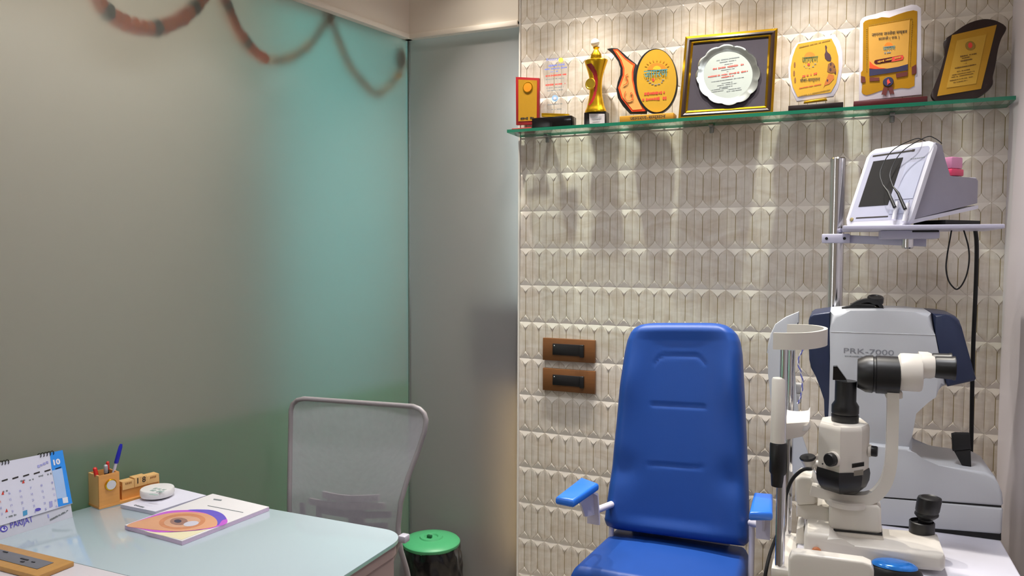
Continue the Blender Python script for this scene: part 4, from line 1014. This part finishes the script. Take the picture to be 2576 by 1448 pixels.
b = MB(); b.pix([(2346, 788), (2380, 791), (2404, 795), (2414, 806), (2419, 822), (2432, 870), (2446, 920), (2457, 952), (2453, 958), (2385, 973), (2380, 962), (2364, 890), (2354, 840)], PY(2.302), .231, iblue, .012, 0, True, seg=4); b.build('rear_cover', t)
fy1 = PY(2.285)
b = MB(); b.pix([(2090, 1128), (2150, 1118), (2193, 1116), (2288, 1127), (2297, 1143), (2317, 1160), (2360, 1170), (2480, 1187), (2504, 1200), (2511, 1215), (2522, 1240), (2525, 1268), (2520, 1273), (2221, 1249), (2088, 1238)], fy1, .235, ig, .014, 0, True, seg=4); b.build('base_cover', t)
b = MB(); b.pix([(2090, 1242), (2221, 1253), (2520, 1277), (2524, 1282), (2521, 1340), (2516, 1344), (2218, 1318), (2090, 1308)], fy1, .235, ig, .008, 0, True, seg=3); b.build('base_body', t)
b = MB(); b.pix([(2095, 1300), (2221, 1312), (2519, 1338), (2519, 1360), (2218, 1334), (2095, 1322)], PY(2.29), .22, rubber, .002); b.pix([(2095, 1234), (2221, 1246), (2519, 1270), (2519, 1281), (2218, 1257), (2095, 1246)], PY(2.29), .22, rubber); b.floor(TZ + .0006); b.build('rubber_foot', t)
# forehead and chin frame of the refractor
hfp = [(2010, 783), (1976, 797), (1950, 815), (1937, 842), (1932, 875), (1932, 940), (1938, 1000), (1948, 1040), (1962, 1090), (1992, 1180), (2012, 1240), (2080, 1240), (2042, 1180), (2012, 1090), (2004, 1000), (2000, 940), (1998, 890), (1994, 860), (1998, 830), (2010, 811)]
b = MB(); b.pix(hfp, PY(2.33), .012, ig, .004, 0, True); b.pix(hfp, PY(2.50), .012, ig, .004, 0, True)
pth = [PY(2.42).on(*q) for q in [(v.x, v.y) for v in smooth([Vector((x, y, 0)) for x, y in ((2004, 800), (1978, 808), (1957, 824), (1945, 850), (1940, 880))], 4, False)]]
b.ribbon(pth, (0, 1, 0), .165, .012, ig, .003); b.build('head_frame', t)
b = MB(); q = PY(2.40).on(2007, 975); b.box(q, (.024, .03, .030), white, .006); b.box(q + Vector((0, 0, -.03)), (.02, .03, .03), white, .004); b.build('chin_mount', t)

# ---------------- slit lamp
t = thing('slit_lamp', 'ivory slit lamp microscope with black knobs, chin rest and joystick', 'slit lamp', (.05, 1.98, TZ))
b = MB(); f = PY(1.965)
b.pix([(2022, 1348), (2030, 1338), (2086, 1344), (2112, 1366), (2150, 1374), (2362, 1392), (2376, 1397), (2380, 1408), (2379, 1432), (2370, 1440), (2200, 1425), (2022, 1402)], f, .155, iw, .013, 0, True, seg=4); b.floor(TZ + .0006); b.build('base', t)
b = MB(); q = f.on(2054, 1386); b.lathe([(.011, 0), (.011, .004), (.009, .006), (.0005, .007)], q, mat('amber button', 'c8794a', .3), (0, -1, 0), 24); b.build('power_button', t)
b = MB()     # rail block under the column
b.pix([(2000, 1392), (2004, 1330), (2022, 1322), (2024, 1392)], PY(2.05), .12, iw, .004, 0, True); b.floor(TZ + .0006); b.build('rail_block', t)
p0 = PY(2.03)
b = MB(); b.pix([(2085, 1272), (2092, 1262), (2208, 1270), (2217, 1280), (2218, 1340), (2208, 1345), (2090, 1333), (2084, 1328)], p0, .11, iw, .010, 0, True, seg=3)
b.pix([(2080, 1332), (2222, 1346), (2224, 1364), (2080, 1352)], PY(2.025), .12, iw, .004, 0, True); b.build('column', t)
b = MB(); b.pix([(2084, 1331), (2220, 1344), (2220, 1347), (2084, 1334)], PY(2.024), .12, rubber); b.build('column_gap', t)
b = MB(); b.pix([(2000, 1206), (2012, 1196), (2042, 1200), (2056, 1222), (2056, 1262), (2048, 1270), (2010, 1272), (2000, 1262)], PY(2.06), .09, iw, .010, 0, True, seg=3)
b.pix([(2003, 1270), (2050, 1268), (2086, 1275), (2086, 1318), (2062, 1312), (2026, 1300), (2003, 1300)], PY(2.07), .07, iw, .006, 0, True); b.floor(TZ + .0006); b.build('arm_block', t)
ca = [PY(2.05).on(*q) for q in [(v.x, v.y) for v in smooth([Vector((x, y, 0)) for x, y in ((2040, 1228), (2080, 1240), (2130, 1252), (2190, 1250), (2222, 1222), (2238, 1180), (2243, 1130), (2245, 1060), (2246, 985))], 5, False)]]
b = MB(); b.ribbon(ca, (0, 1, 0), .034, .026, iw, .004); b.build('swing_arm', t)
b = MB(); c = PY(2.05).on(2130, 1262); b.lathe([(.05, -.008), (.052, -.004), (.052, .004), (.048, .008)], c + Vector((.0, .01, 0)), iw, n=36); b.build('pivot_disc', t)
# lamp housing
zt = at(2114, 1085, Y=1.985).z
hex_ = [(2060, 1073), (2066, 1058), (2098, 1054), (2141, 1054), (2167, 1060), (2188, 1076), (2169, 1085), (2114, 1086)]
H = [at(x, y, Z=zt) for x, y in hex_]; zb = at(2114, 1192, Y=1.985).z
cc = sum(H, Vector()) / 8
def ringz(sc, z): return [Vector((cc.x + (p.x - cc.x) * sc, cc.y + (p.y - cc.y) * sc, z)) for p in H]
def loft(b, rs, m):
    n = len(rs[0]); vs = [v for r in rs for v in r]
    b.faces(vs, [(i * n + k, i * n + (k + 1) % n, (i + 1) * n + (k + 1) % n, (i + 1) * n + k) for i in range(len(rs) - 1) for k in range(n)] + [tuple(range(n)), tuple(range((len(rs) - 1) * n, len(rs) * n))], m)
b = MB(); loft(b, [ringz(.94, zt + .010), ringz(.99, zt + .004), ringz(1.0, zt - .002), ringz(1.0, zb)], iw); b.build('lamp_housing', t, ang=28)
b = MB(); loft(b, [ringz(1.03, zb + .004), ringz(1.07, zb - .008), ringz(1.04, zb - .026), ringz(.92, zb - .044), ringz(.72, zb - .056), ringz(.45, zb - .062)], black); b.build('lower_cap', t, ang=28)
def knob(name, q, ax, r, ring=True):
    b = MB()
    if ring: b.lathe([(r * 1.15, 0), (r * 1.15, .006), (r * .9, .008)], q, iw, ax, 28)
    b.lathe([(r, .006), (r, .018), (r * .85, .021), (.0005, .021)], q, black, ax, 28)
    b.build(name, t)
fl_n = Vector((-(H[7].y - H[0].y), (H[7].x - H[0].x), 0)).normalized()
if fl_n.dot(EYE - H[7]) < 0: fl_n = -fl_n
q = at(2096, 1154, Y=2.0); pf = Pl(H[7], fl_n); q = pf.on(2098, 1154)
knob('knob', q, fl_n, .0165)
q2 = Vector((H[5].x - .002, H[5].y, at(2196, 1140, Y=2.03).z)); knob('knob', q2, (1, -.15, 0), .0135)
pr = Pl(H[7], Vector((0, -1, 0)))
b = MB(); b.pix([(2143, 1167), (2174, 1162), (2174, 1172), (2143, 1177)], pr, .006, black, .001, .003); b.build('scale_window', t); b = MB(); b.pix([(2148, 1184), (2172, 1180), (2172, 1194), (2148, 1197)], pr, .004, chrome, .0, .003); b.build('level_window', t)
b = MB()
for x in (2070, 2080, 2090): b.lathe([(.0017, 0), (.0017, .002)], pf.on(x, 1166 + (x - 2070) * .2), black, fl_n, 8)
b.build('filter_marks', t)
# plug with lead on the left of the housing
b = MB(); q = PY(2.03).on(2034, 1164); b.lathe([(.009, -.018), (.017, .006), (.019, .012)], q, iw, (-.15, -.2, 1), 24); b.lathe([(.019, .012), (.020, .015), (.018, .018), (.0005, .019)], q, black, (-.15, -.2, 1), 24)
b.tube([q + Vector((.0, 0, 0)), q + Vector((.035, 0, 0))], .010, iw, 12); b.build('lamp_plug', t)
b = MB(); b.tube(smooth([PY(1.99).on(*p) for p in ((2042, 1178), (2018, 1182), (1994, 1204), (1980, 1236), (1973, 1270), (1967, 1310))] + [PY(1.97).on(1955, 1345), PY(1.95).on(1938, 1390), PY(1.93).on(1928, 1430), PY(1.92).on(1922, 1470)], 5, False), .0044, rubber, 10); b.build('power_lead', t)
# prism tube
o = Vector((cc.x, cc.y - .006, zt + .010)); zz = lambda y: at(2114, y, Y=cc.y - .006).z - o.z; rr = lambda w_: w_ * (cc.y) / F * 1.05
b = MB(); b.lathe([(rr(27), 0), (rr(28), .003), (rr(28), zz(1041)), (rr(26), zz(1040)), (rr(28), zz(1036)), (rr(28), zz(1018)), (rr(22), zz(1007)), (rr(22), zz(956))], o, black, n=36); b.build('prism_tube', t)
m0 = PY(cc.y - .02)
b = MB(); b.pix([(2095, 955), (2096, 922), (2106, 921), (2131, 956)], m0, .022, blackg, .0); b.build('mirror', t)
# microscope
my = 2.06; mp_ = PY(my)
def axl(x, y): return mp_.on(x, y)
a0, a1 = axl(2156, 937), axl(2262, 940)
rp = lambda v: v / F * 2.06 * 1.0
b = MB(); ax = Vector((1, 0, 0)); o = axl(2156, 938)
xs = lambda x: axl(x, 938).x - o.x
b.lathe([(rp(20), xs(2157)), (rp(33), xs(2157)), (rp(42), xs(2178)), (rp(43), xs(2195)), (rp(40.5), xs(2197)), (rp(40.5), xs(2202)), (rp(43), xs(2204)), (rp(43), xs(2262))], o, black, ax, 40); b.build('objective', t)
b = MB(); o2 = axl(2258, 934); x2 = lambda x: axl(x, 934).x - o2.x
b.lathe([(rp(36), 0), (rp(42), x2(2264)), (rp(43), x2(2272)), (rp(43), x2(2312)), (rp(41), x2(2318)), (rp(38), x2(2320))], o2, iw, ax, 40, sq=.95); b.build('magnification_drum', t)
for dy in (-.006, .058):
    b = MB(); o3 = Vector((axl(2316, 918).x, my + dy, axl(2316, 920).z)); x3 = lambda x: axl(x, 920).x - o3.x
    b.lathe([(rp(26), 0), (rp(26), x3(2340)), (rp(23), x3(2350))], o3, iw, ax, 28); tb = b.build('ocular_tube', t)
    b = MB(); b.lathe([(rp(20), x3(2346)), (rp(24), x3(2354)), (rp(25), x3(2394)), (rp(26.5), x3(2398)), (rp(26.5), x3(2402)), (rp(18), x3(2402)), (rp(16), x3(2398))], o3, black, ax, 28); b.build('eyepiece', tb)
b = MB(); b.pix([(2316, 960), (2316, 895), (2336, 915), (2345, 925), (2330, 950)], PY(2.05), .06, iw, .005, 0, True); b.build('ocular_bridge', t)
b = MB(); q = axl(2246, 984); b.box(q + Vector((.002, .0, -.006)), (.038, .036, .018), iw, .004); b.lathe([(.005, 0), (.005, .002)], q + Vector((.0, -.018, -.006)), black, (0, -1, 0), 12); b.build('post_head', t)
# joystick
jc = at(2318, 1357, Z=TZ + .035)
b = MB(); b.lathe([(.034, -.004), (.034, .002)], jc, rubber, n=28); b.lathe([(.0285, .0), (.029, .004), (.029, .046), (.0265, .048), (.025, .040), (.0005, .036)], jc, black, n=36); jb = b.build('joystick_collar', t)
ja = Vector((.14, -.02, 1)).normalized()
b = MB(); b.lathe([(.015, .036), (.016, .055), (.022, .060), (.027, .066), (.027, .070), (.025, .073), (.027, .078), (.0275, .105), (.026, .111), (.020, .113), (.017, .111), (.0005, .110)], jc, black, ja, 36); b.build('joystick_grip', t)
# chin and forehead rest
YN, YF = 1.90, 2.125
pn, pf_ = PY(YN), PY(YF)
def col(b, pl_, x, y0, y1, r, m, n=20):
    p, q = pl_.on(x, y0), pl_.on(x, y1); b.lathe([(r, 0), (r, p.z - q.z)], (p.x, p.y, q.z), m, n=n)
b = MB(); p, q, r_ = pn.on(1961, 875), pn.on(1961, 1436), pn.on(1961, 1180); b.lathe([(.0112, 0), (.0112, r_.z - q.z), (.0088, r_.z - q.z + .001), (.0088, p.z - q.z)], q, chrome, n=20); b.build('near_rod', t)
b = MB(); col(b, pf_, 1990, 880, 1360, .0105, chrome); b.build('far_rod', t)
b = MB(); col(b, pn, 1962, 1428, 1470, .015, iw); col(b, pf_, 1988, 1352, 1400, .0155, iw); b.bx(-.13, -.0795, YN - .02, YF + .02, TZ - .03, TZ - .006, iw, .004); b.build('clamp', t)
b = MB(); p, q = pn.on(1960, 950), pn.on(1958, 1112); b.lathe([(.0175, 0), (.017, .03), (.0165, p.z - q.z - .004), (.0145, p.z - q.z)], (p.x, p.y, q.z), iw, n=28); b.build('rod_sleeve', t)
b = MB(); p, q = pn.on(1959, 1112), pn.on(1959, 1222); hh = p.z - q.z
b.lathe([(.015, 0), (.0155, .002), (.017, hh * .27), (.0205, hh * .33), (.0205, hh * .96), (.018, hh)], (p.x, p.y, q.z), black, n=28); b.build('height_grip', t)
b = MB(); cs = smooth([pn.on(1946, 857), PY(1.895).on(1990, 858), PY(1.92).on(2040, 856), PY(1.975).on(2074, 849), PY(2.03).on(2072, 842), PY(2.085).on(2040, 836), pf_.on(1982, 834)], 5, False)
b.ribbon(cs, (0, 0, 1), .040, .009, iw, .003); b.build('forehead_band', t)
b = MB(); q0 = pn.on(1965, 1083); c0 = PY(2.0).on(2010, 1050)
b.prism([pn.on(1950, 1066), PY(1.96).on(2036, 1060), PY(1.96).on(2038, 1078), PY(1.955).on(2020, 1098), pn.on(1950, 1112)], (0, .035, 0), iw, .004)
b.prism([pf_.on(1982, 1050), PY(2.03).on(2036, 1062), PY(2.03).on(2036, 1082), pf_.on(1982, 1085)], (0, .02, 0), iw, .003); b.build('chin_bracket', t)
b = MB(); rows = []
for j in range(9):
    v = j / 8; row = []
    for i in range(13):
        u = i / 12; x = lerp(1978, 2036, u); y = lerp(1030 + 10 * u, 1072 - 8 * u, v)
        p = lerp(PY(2.06).on(x + 2, 1042 - 8), PY(1.95).on(x, 1072), v); p.z -= .012 * math.sin(math.pi * v) ; p.z += .016 * (u - .5) ** 2
        if u > .95: p.z += .008
        row.append(p)
    rows.append(row)
b.grid(rows, white); lo = [[p - Vector((0, 0, .012)) for p in r] for r in rows]; b.grid(lo, white)
rim = [(rows[0][i], lo[0][i]) for i in range(13)] + [(rows[j][12], lo[j][12]) for j in range(1, 9)] + [(rows[8][i], lo[8][i]) for i in range(11, -1, -1)] + [(rows[j][0], lo[j][0]) for j in range(7, 0, -1)]
b.grid([[a for a, _ in rim] + [rim[0][0]], [c for _, c in rim] + [rim[0][1]]], white)
bmesh.ops.remove_doubles(b.bm, verts=b.bm.verts, dist=.0001); b.build('chin_cup', t)
b = MB(); w1 = smooth([PY(2.1).on(*p) for p in ((2026, 872), (2014, 890), (2008, 912), (2014, 935), (2019, 960), (2017, 985), (2012, 1005), (2006, 1016))], 6, False)
for k_, m_ in ((0, mat('blue wire', '5a62c0', .5)), (3.14, mat('white wire', 'd8d8e4', .5))):
    b.tube([p + Vector((.0016 * math.cos(i * 1.1 + k_), .0016 * math.sin(i * 1.1 + k_), 0)) for i, p in enumerate(w1)], .0013, m_, 6)
b.build('fixation_wire', t)

# ---------------- white box in front and mouse
fb = PY(1.845)
o = fb.on(2095, 1448); t = thing('instrument_box', 'ivory rounded box fixed along front edge of instrument table', 'box', (o.x, 1.87, TZ))
b = MB(); zlo = TZ + .001
pts = [fb.on(x, y) for x, y in ((1983, 1408), (1990, 1394), (2004, 1390), (2172, 1412), (2192, 1421), (2199, 1438))]
b.prism(pts + [Vector((pts[-1].x, pts[-1].y, zlo - .16)), Vector((pts[0].x, pts[0].y, zlo - .16))], (0, .038, 0), iw, .006, both=True, seg=3)
box_ = b.build('housing', t)
mz = TZ + .0005; mc = at(2252, 1446, Z=TZ + .004)
t = thing('computer_mouse', 'black computer mouse with glossy blue top on white table', 'mouse', (mc.x, mc.y, TZ))
def mouse_rows(sx, sy, h, cx_, cy_, z0, hmin=0):
    rows = []
    for j in range(13):
        th = math.pi / 2 * j / 12; row = []
        for i in range(37):
            a = 2 * math.pi * i / 36
            row.append(Vector((cx_ + sx * math.cos(th) ** .6 * math.cos(a), cy_ + sy * math.cos(th) ** .6 * math.sin(a), z0 + h * math.sin(th))))
        rows.append(row)
    return rows
b = MB(); b.grid(mouse_rows(.060, .036, .034, mc.x, mc.y, mz), black); b.build('shell', t, ang=70)
b = MB(); b.grid(mouse_rows(.049, .030, .0125, mc.x - .002, mc.y, mz + .0255), mat('glossy blue film', '2a86ea', .15, .25, .3, 60, coat=.5)); b.build('top_cover', t, ang=70)

# ---------------- chrome pole with tray
pp = PY(2.62); px0 = pp.on(2101, 700).x
t = thing('tray_pole', 'tall chrome pole with white arm and tray, behind refractor', 'stand', (px0, 2.62, TZ))
b = MB(); ztop = pp.on(2101, 397).z
b.lathe([(.0235, TZ + .001), (.0235, ztop - .004), (.020, ztop), (.0005, ztop)], (px0, 2.62, 0), chrome, n=32); b.build('pole', t)
b = MB(); zc = pp.on(2085, 779).z; b.lathe([(.034, -.007), (.036, -.004), (.036, .004), (.034, .007)], (px0, 2.62, zc), chrome, n=32); b.build('collar', t); b = MB(); b.lathe([(.05, .001), (.05, .012), (.036, .02)], (px0, 2.62, TZ), chrome, n=32); b.build('floor_flange', t)
arm = mat('lilac white enamel', 'c2c0d4', .35, 0, .02)
zA = pp.on(2100, 600).z
b = MB(); b.bx(px0 - .042, px0 + .04, 2.582, 2.658, zA - .0145, zA + .0145, arm, .003)
for dx in (-.028, .024): b.lathe([(.0045, 0), (.0045, .0015)], (px0 + dx, 2.582, zA), black, (0, -1, 0), 14)
p_ = pp.on(2322, 600); b.prism([Vector((px0 + .03, 2.60, zA + .011)), Vector((p_.x, 2.52, zA - .002)), Vector((p_.x, 2.52, zA - .026)), Vector((px0 + .03, 2.60, zA - .014))], (0, .03, 0), arm, .002); b.build('arm', t)
ztray = PY(2.36).on(2300, 571).z
b = MB(); b.bx(.012, .405, 2.345, 2.62, ztray - .006, ztray + .006, arm, .003); b.build('tray', t)
b = MB(); q0, q1 = PY(2.46).on(2214, 590), PY(2.46).on(2362, 590); b.bx(q0.x, q1.x, 2.44, 2.56, q0.z - .012, ztray - .0065, arm, .003); b.bx(PY(2.44).on(2295, 580).x, PY(2.44).on(2362, 580).x, 2.437, 2.4405, q0.z + .006, q0.z + .011, black); b.lathe([(.012, -.030), (.016, -.026), (.016, -.001)], ((q0.x + q1.x) / 2, 2.50, q0.z - .011), chrome, n=20); b.build('tray_mount', t)

# ---------------- monitor unit on the tray
A = math.radians(45)
E1 = Vector((math.cos(A), -math.sin(A), 0)); E2 = Vector((math.sin(A), math.cos(A), 0))   # along the front (left to right) and to the back
P1 = PY(2.36).on(2290, 562); P1.z = ztray + .010; Lm = .232; P0m = P1 - E1 * Lm
def mp3(s, d, z): return P0m + E1 * s + E2 * d + Vector((0, 0, z))
tilt = lambda d: d * .13
case = mat('grey monitor case', '8e8c98', .5, 0, .05, 30); bez = mat('white bezel plastic', 'c9c9d3', .3, 0, .02); face_ = mat('lilac grey face', 'a2a4b8', .4, 0, .03)
HP, TP = .232, .092                      # panel height and lean
t = thing('monitor', 'small white framed measuring monitor with dark screen on tray', 'monitor', (P0m + E1 * Lm / 2 + E2 * .1))
prof = [(.006, .012), (TP + .004, HP - .006), (TP + .03, HP - .014), (TP + .045, HP - .06), (.155, .128), (.262, .125), (.272, .115), (.272, .05), (.006, .008)]
b = MB(); b.prism([mp3(.006, d, z + tilt(d) * .4) for d, z in prof], E1 * (Lm - .012), case, .006, True, seg=3); b.build('case', t)
b = MB(); b.prism([mp3(.004, d, z + tilt(d) * .4) for d, z in ((.01, -.001), (.272, .034), (.272, .044), (.01, .010))], E1 * (Lm - .008), bez); b.build('bottom_trim', t)
pd = Vector((0, 0, HP)) + E2 * TP; pu = pd.normalized(); pnm = E1.cross(pu); 
if pnm.dot(EYE - P0m) < 0: pnm = -pnm
PH = pd.length
def fp_(s, v, lift=0): return P0m + E1 * (s * Lm) + pu * (v * PH) + pnm * lift
def rr_(s0, s1, v0, v1, r, n=6):
    out = []
    for cs_, cv, a0 in ((s1 - r, v1 - r, 0), (s0 + r, v1 - r, 90), (s0 + r, v0 + r, 180), (s1 - r, v0 + r, 270)):
        for i in range(n): a = math.radians(a0 + 90 * i / (n - 1)); out.append((cs_ + r * math.cos(a), cv + r * math.sin(a)))
    return out
b = MB(); b.prism([fp_(s, v, .004) for s, v in rr_(0, 1, -.02, 1.01, .10)], -pnm * .014, bez, .004, seg=3); b.build('bezel', t)
b = MB(); b.prism([fp_(s, v, .0045) for s, v in rr_(.05, .95, .05, .95, .05)], -pnm * .004, face_)
def bar(s0, s1, v0, v1, m, lift=.0052): b.prism([fp_(s, v, lift) for s, v in ((s0, v0), (s1, v0), (s1, v1), (s0, v1))], -pnm * .0006, m)
bar(.10, .74, .905, .925, blacktx); bar(.16, .66, .085, .10, blacktx); bar(.70, .74, .90, .93, blacktx)
for i in range(7): bar(.72 + i * .03, .74 + i * .03, .80, .812, greytx)
b.lathe([(.006, 0), (.006, .003), (.0005, .004)], fp_(.10, .075, .0045), mat('brass knob', 'a89a70', .3, .6), pnm, 14)
b.build('face_panel', t)
b = MB(); bar(.14, .60, .24, .84, mat('dark lcd screen', '262628', .45, 0, .1, spec=.2), .0055); b.build('screen', t)
b = MB(); bar(.68, .94, .3, .76, mat('pale key field', 'aaaec4', .4), .0055); bar(.66, .90, .12, .28, mat('pale key field', 'aaaec4', .4), .0055); b.build('key_field', t)
probe = mat('white probe plastic', 'd4d4dc', .3)
for s_, v_ in ((.80, .03), (.96, .0)):
    b = MB(); b.tube([fp_(s_, v_, .014), fp_(s_ - .02, v_ + .22, .016)], [.006, .005], probe, 12); pb = b.build('probe', t)
    b = MB(); b.tube([fp_(s_ - .01, v_ + .14, .022), fp_(s_ - .16, v_ + .33, .028), fp_(s_ - .26, v_ + .42, .032)], [.005, .0042, .0016], black, 10)
    b.tube(smooth([fp_(s_ - .26, v_ + .42, .032), fp_(s_ - .36, v_ + .60, .034), fp_(s_ - .30, v_ + .86, .03), fp_(s_ - .05, v_ + 1.02 - v_, .022), fp_(s_, 1.04, .002), fp_(s_ + .0, 1.035, -.03)], 6, False), .0014, black, 6); b.build('probe_lead', pb)
q = mp3(Lm - .05, .205, .128 + .012)
t = thing('plastic_box', 'translucent pink plastic box standing on rear of monitor', 'box', q)
Rm = Matrix((E1, E2, Vector((0, 0, 1)))).transposed()
b = MB(); b.box(q + Vector((0, 0, .012)), (.06, .05, .020), mat('pink red plastic', 'd8456c', .3), .003, Rm); b.build('lower_shell', t)
b = MB(); b.box(q + Vector((0, 0, .040)), (.056, .046, .034), mat('light pink plastic', 'e8a0c8', .2, 0, .05, trans=.35), .005, Rm); b.build('upper_shell', t)
q = mp3(Lm - .04, .18, .006); q.z = ztray + .0068
t = thing('power_adapter', 'black power adapter wedged under rear of monitor on tray', 'adapter', q)
b = MB(); b.prism([q + E1 * x + E2 * y for x, y in ((-.06, -.05), (.045, -.05), (.045, .09), (-.06, .09))], (0, 0, .016), rubber, .003); b.build('adapter_body', t)

# ---------------- leads
YC = 2.60
cd = [Vector((.318, 2.52, ztray + .014)), PY(2.56).on(2446, 566), PY(2.58).on(2455, 590), PY(YC).on(2457, 640), PY(YC).on(2454, 740), PY(YC).on(2449, 850), PY(YC).on(2446, 960), PY(YC).on(2444, 1080), PY(YC).on(2442, 1150), PY(YC).on(2440, 1215)]
b = MB(); b.tube(smooth(cd, 6, False), .0058, rubber, 12); tag(b.build('power_cable', None, cd[-1]), 'thick black power cable hanging from monitor tray down past refractor', 'cable')
cd = [PY(2.5).on(*p) for p in ((2395, 572), (2390, 600), (2383, 640), (2380, 675), (2386, 705), (2398, 722), (2408, 727), (2420, 716), (2432, 690), (2438, 655), (2436, 620), (2424, 577))]
b = MB(); b.tube(smooth(cd, 6, False), .0021, rubber, 8); tag(b.build('cable_loop', None, cd[6]), 'thin black cable loop hanging under monitor tray', 'cable')
pk = PY(2.318)
t = thing('tapered_grip', 'black tapered plastic grip standing in recess of refractor base', 'grip', pk.on(2428, 1178))
b = MB(); b.pix([(2395, 1093), (2405, 1090), (2440, 1091), (2443, 1130), (2398, 1135)], pk, .024, rubber, .004, 0, True); b.build('grip_head', t)
b = MB(); b.pix([(2400, 1134), (2442, 1130), (2444, 1176), (2422, 1174)], PY(2.320), .02, rubber, .003, 0, True); b.build('grip_stem', t)
# ---------------- black head band with loupe on top of the refractor
hz = PY(2.40).on(2180, 779).z
t = thing('headband_loupe', 'black headband with round loupe lying on top of refractor', 'headband', PY(2.42).on(2180, 780))
hp = PY(2.42)
b = MB(); b.ribbon(smooth([hp.on(2118, 776), hp.on(2150, 772), hp.on(2200, 775), hp.on(2222, 776)], 4, False), (0, 1, 0), .05, .008, rubber, .002); b.ribbon(smooth([hp.on(2138, 774), hp.on(2155, 762), hp.on(2180, 755), hp.on(2205, 758), hp.on(2218, 772)], 5, False), (0, 1, 0), .045, .010, rubber, .002); b.ribbon(smooth([hp.on(2140, 770), hp.on(2170, 766), hp.on(2200, 768)], 5, False), (0, 1, .1), .04, .012, black, .003); b.tube([hp.on(2196, 764), hp.on(2226, 777)], .003, chrome, 8); b.build('strap', t)
b = MB(); c = hp.on(2202, 754); b.lathe([(.019, -.010), (.022, -.007), (.022, .007), (.020, .010), (.016, .010), (.014, .008), (.0005, .008)], c, black, (.05, -.3, 1), 32); b.build('loupe', t)
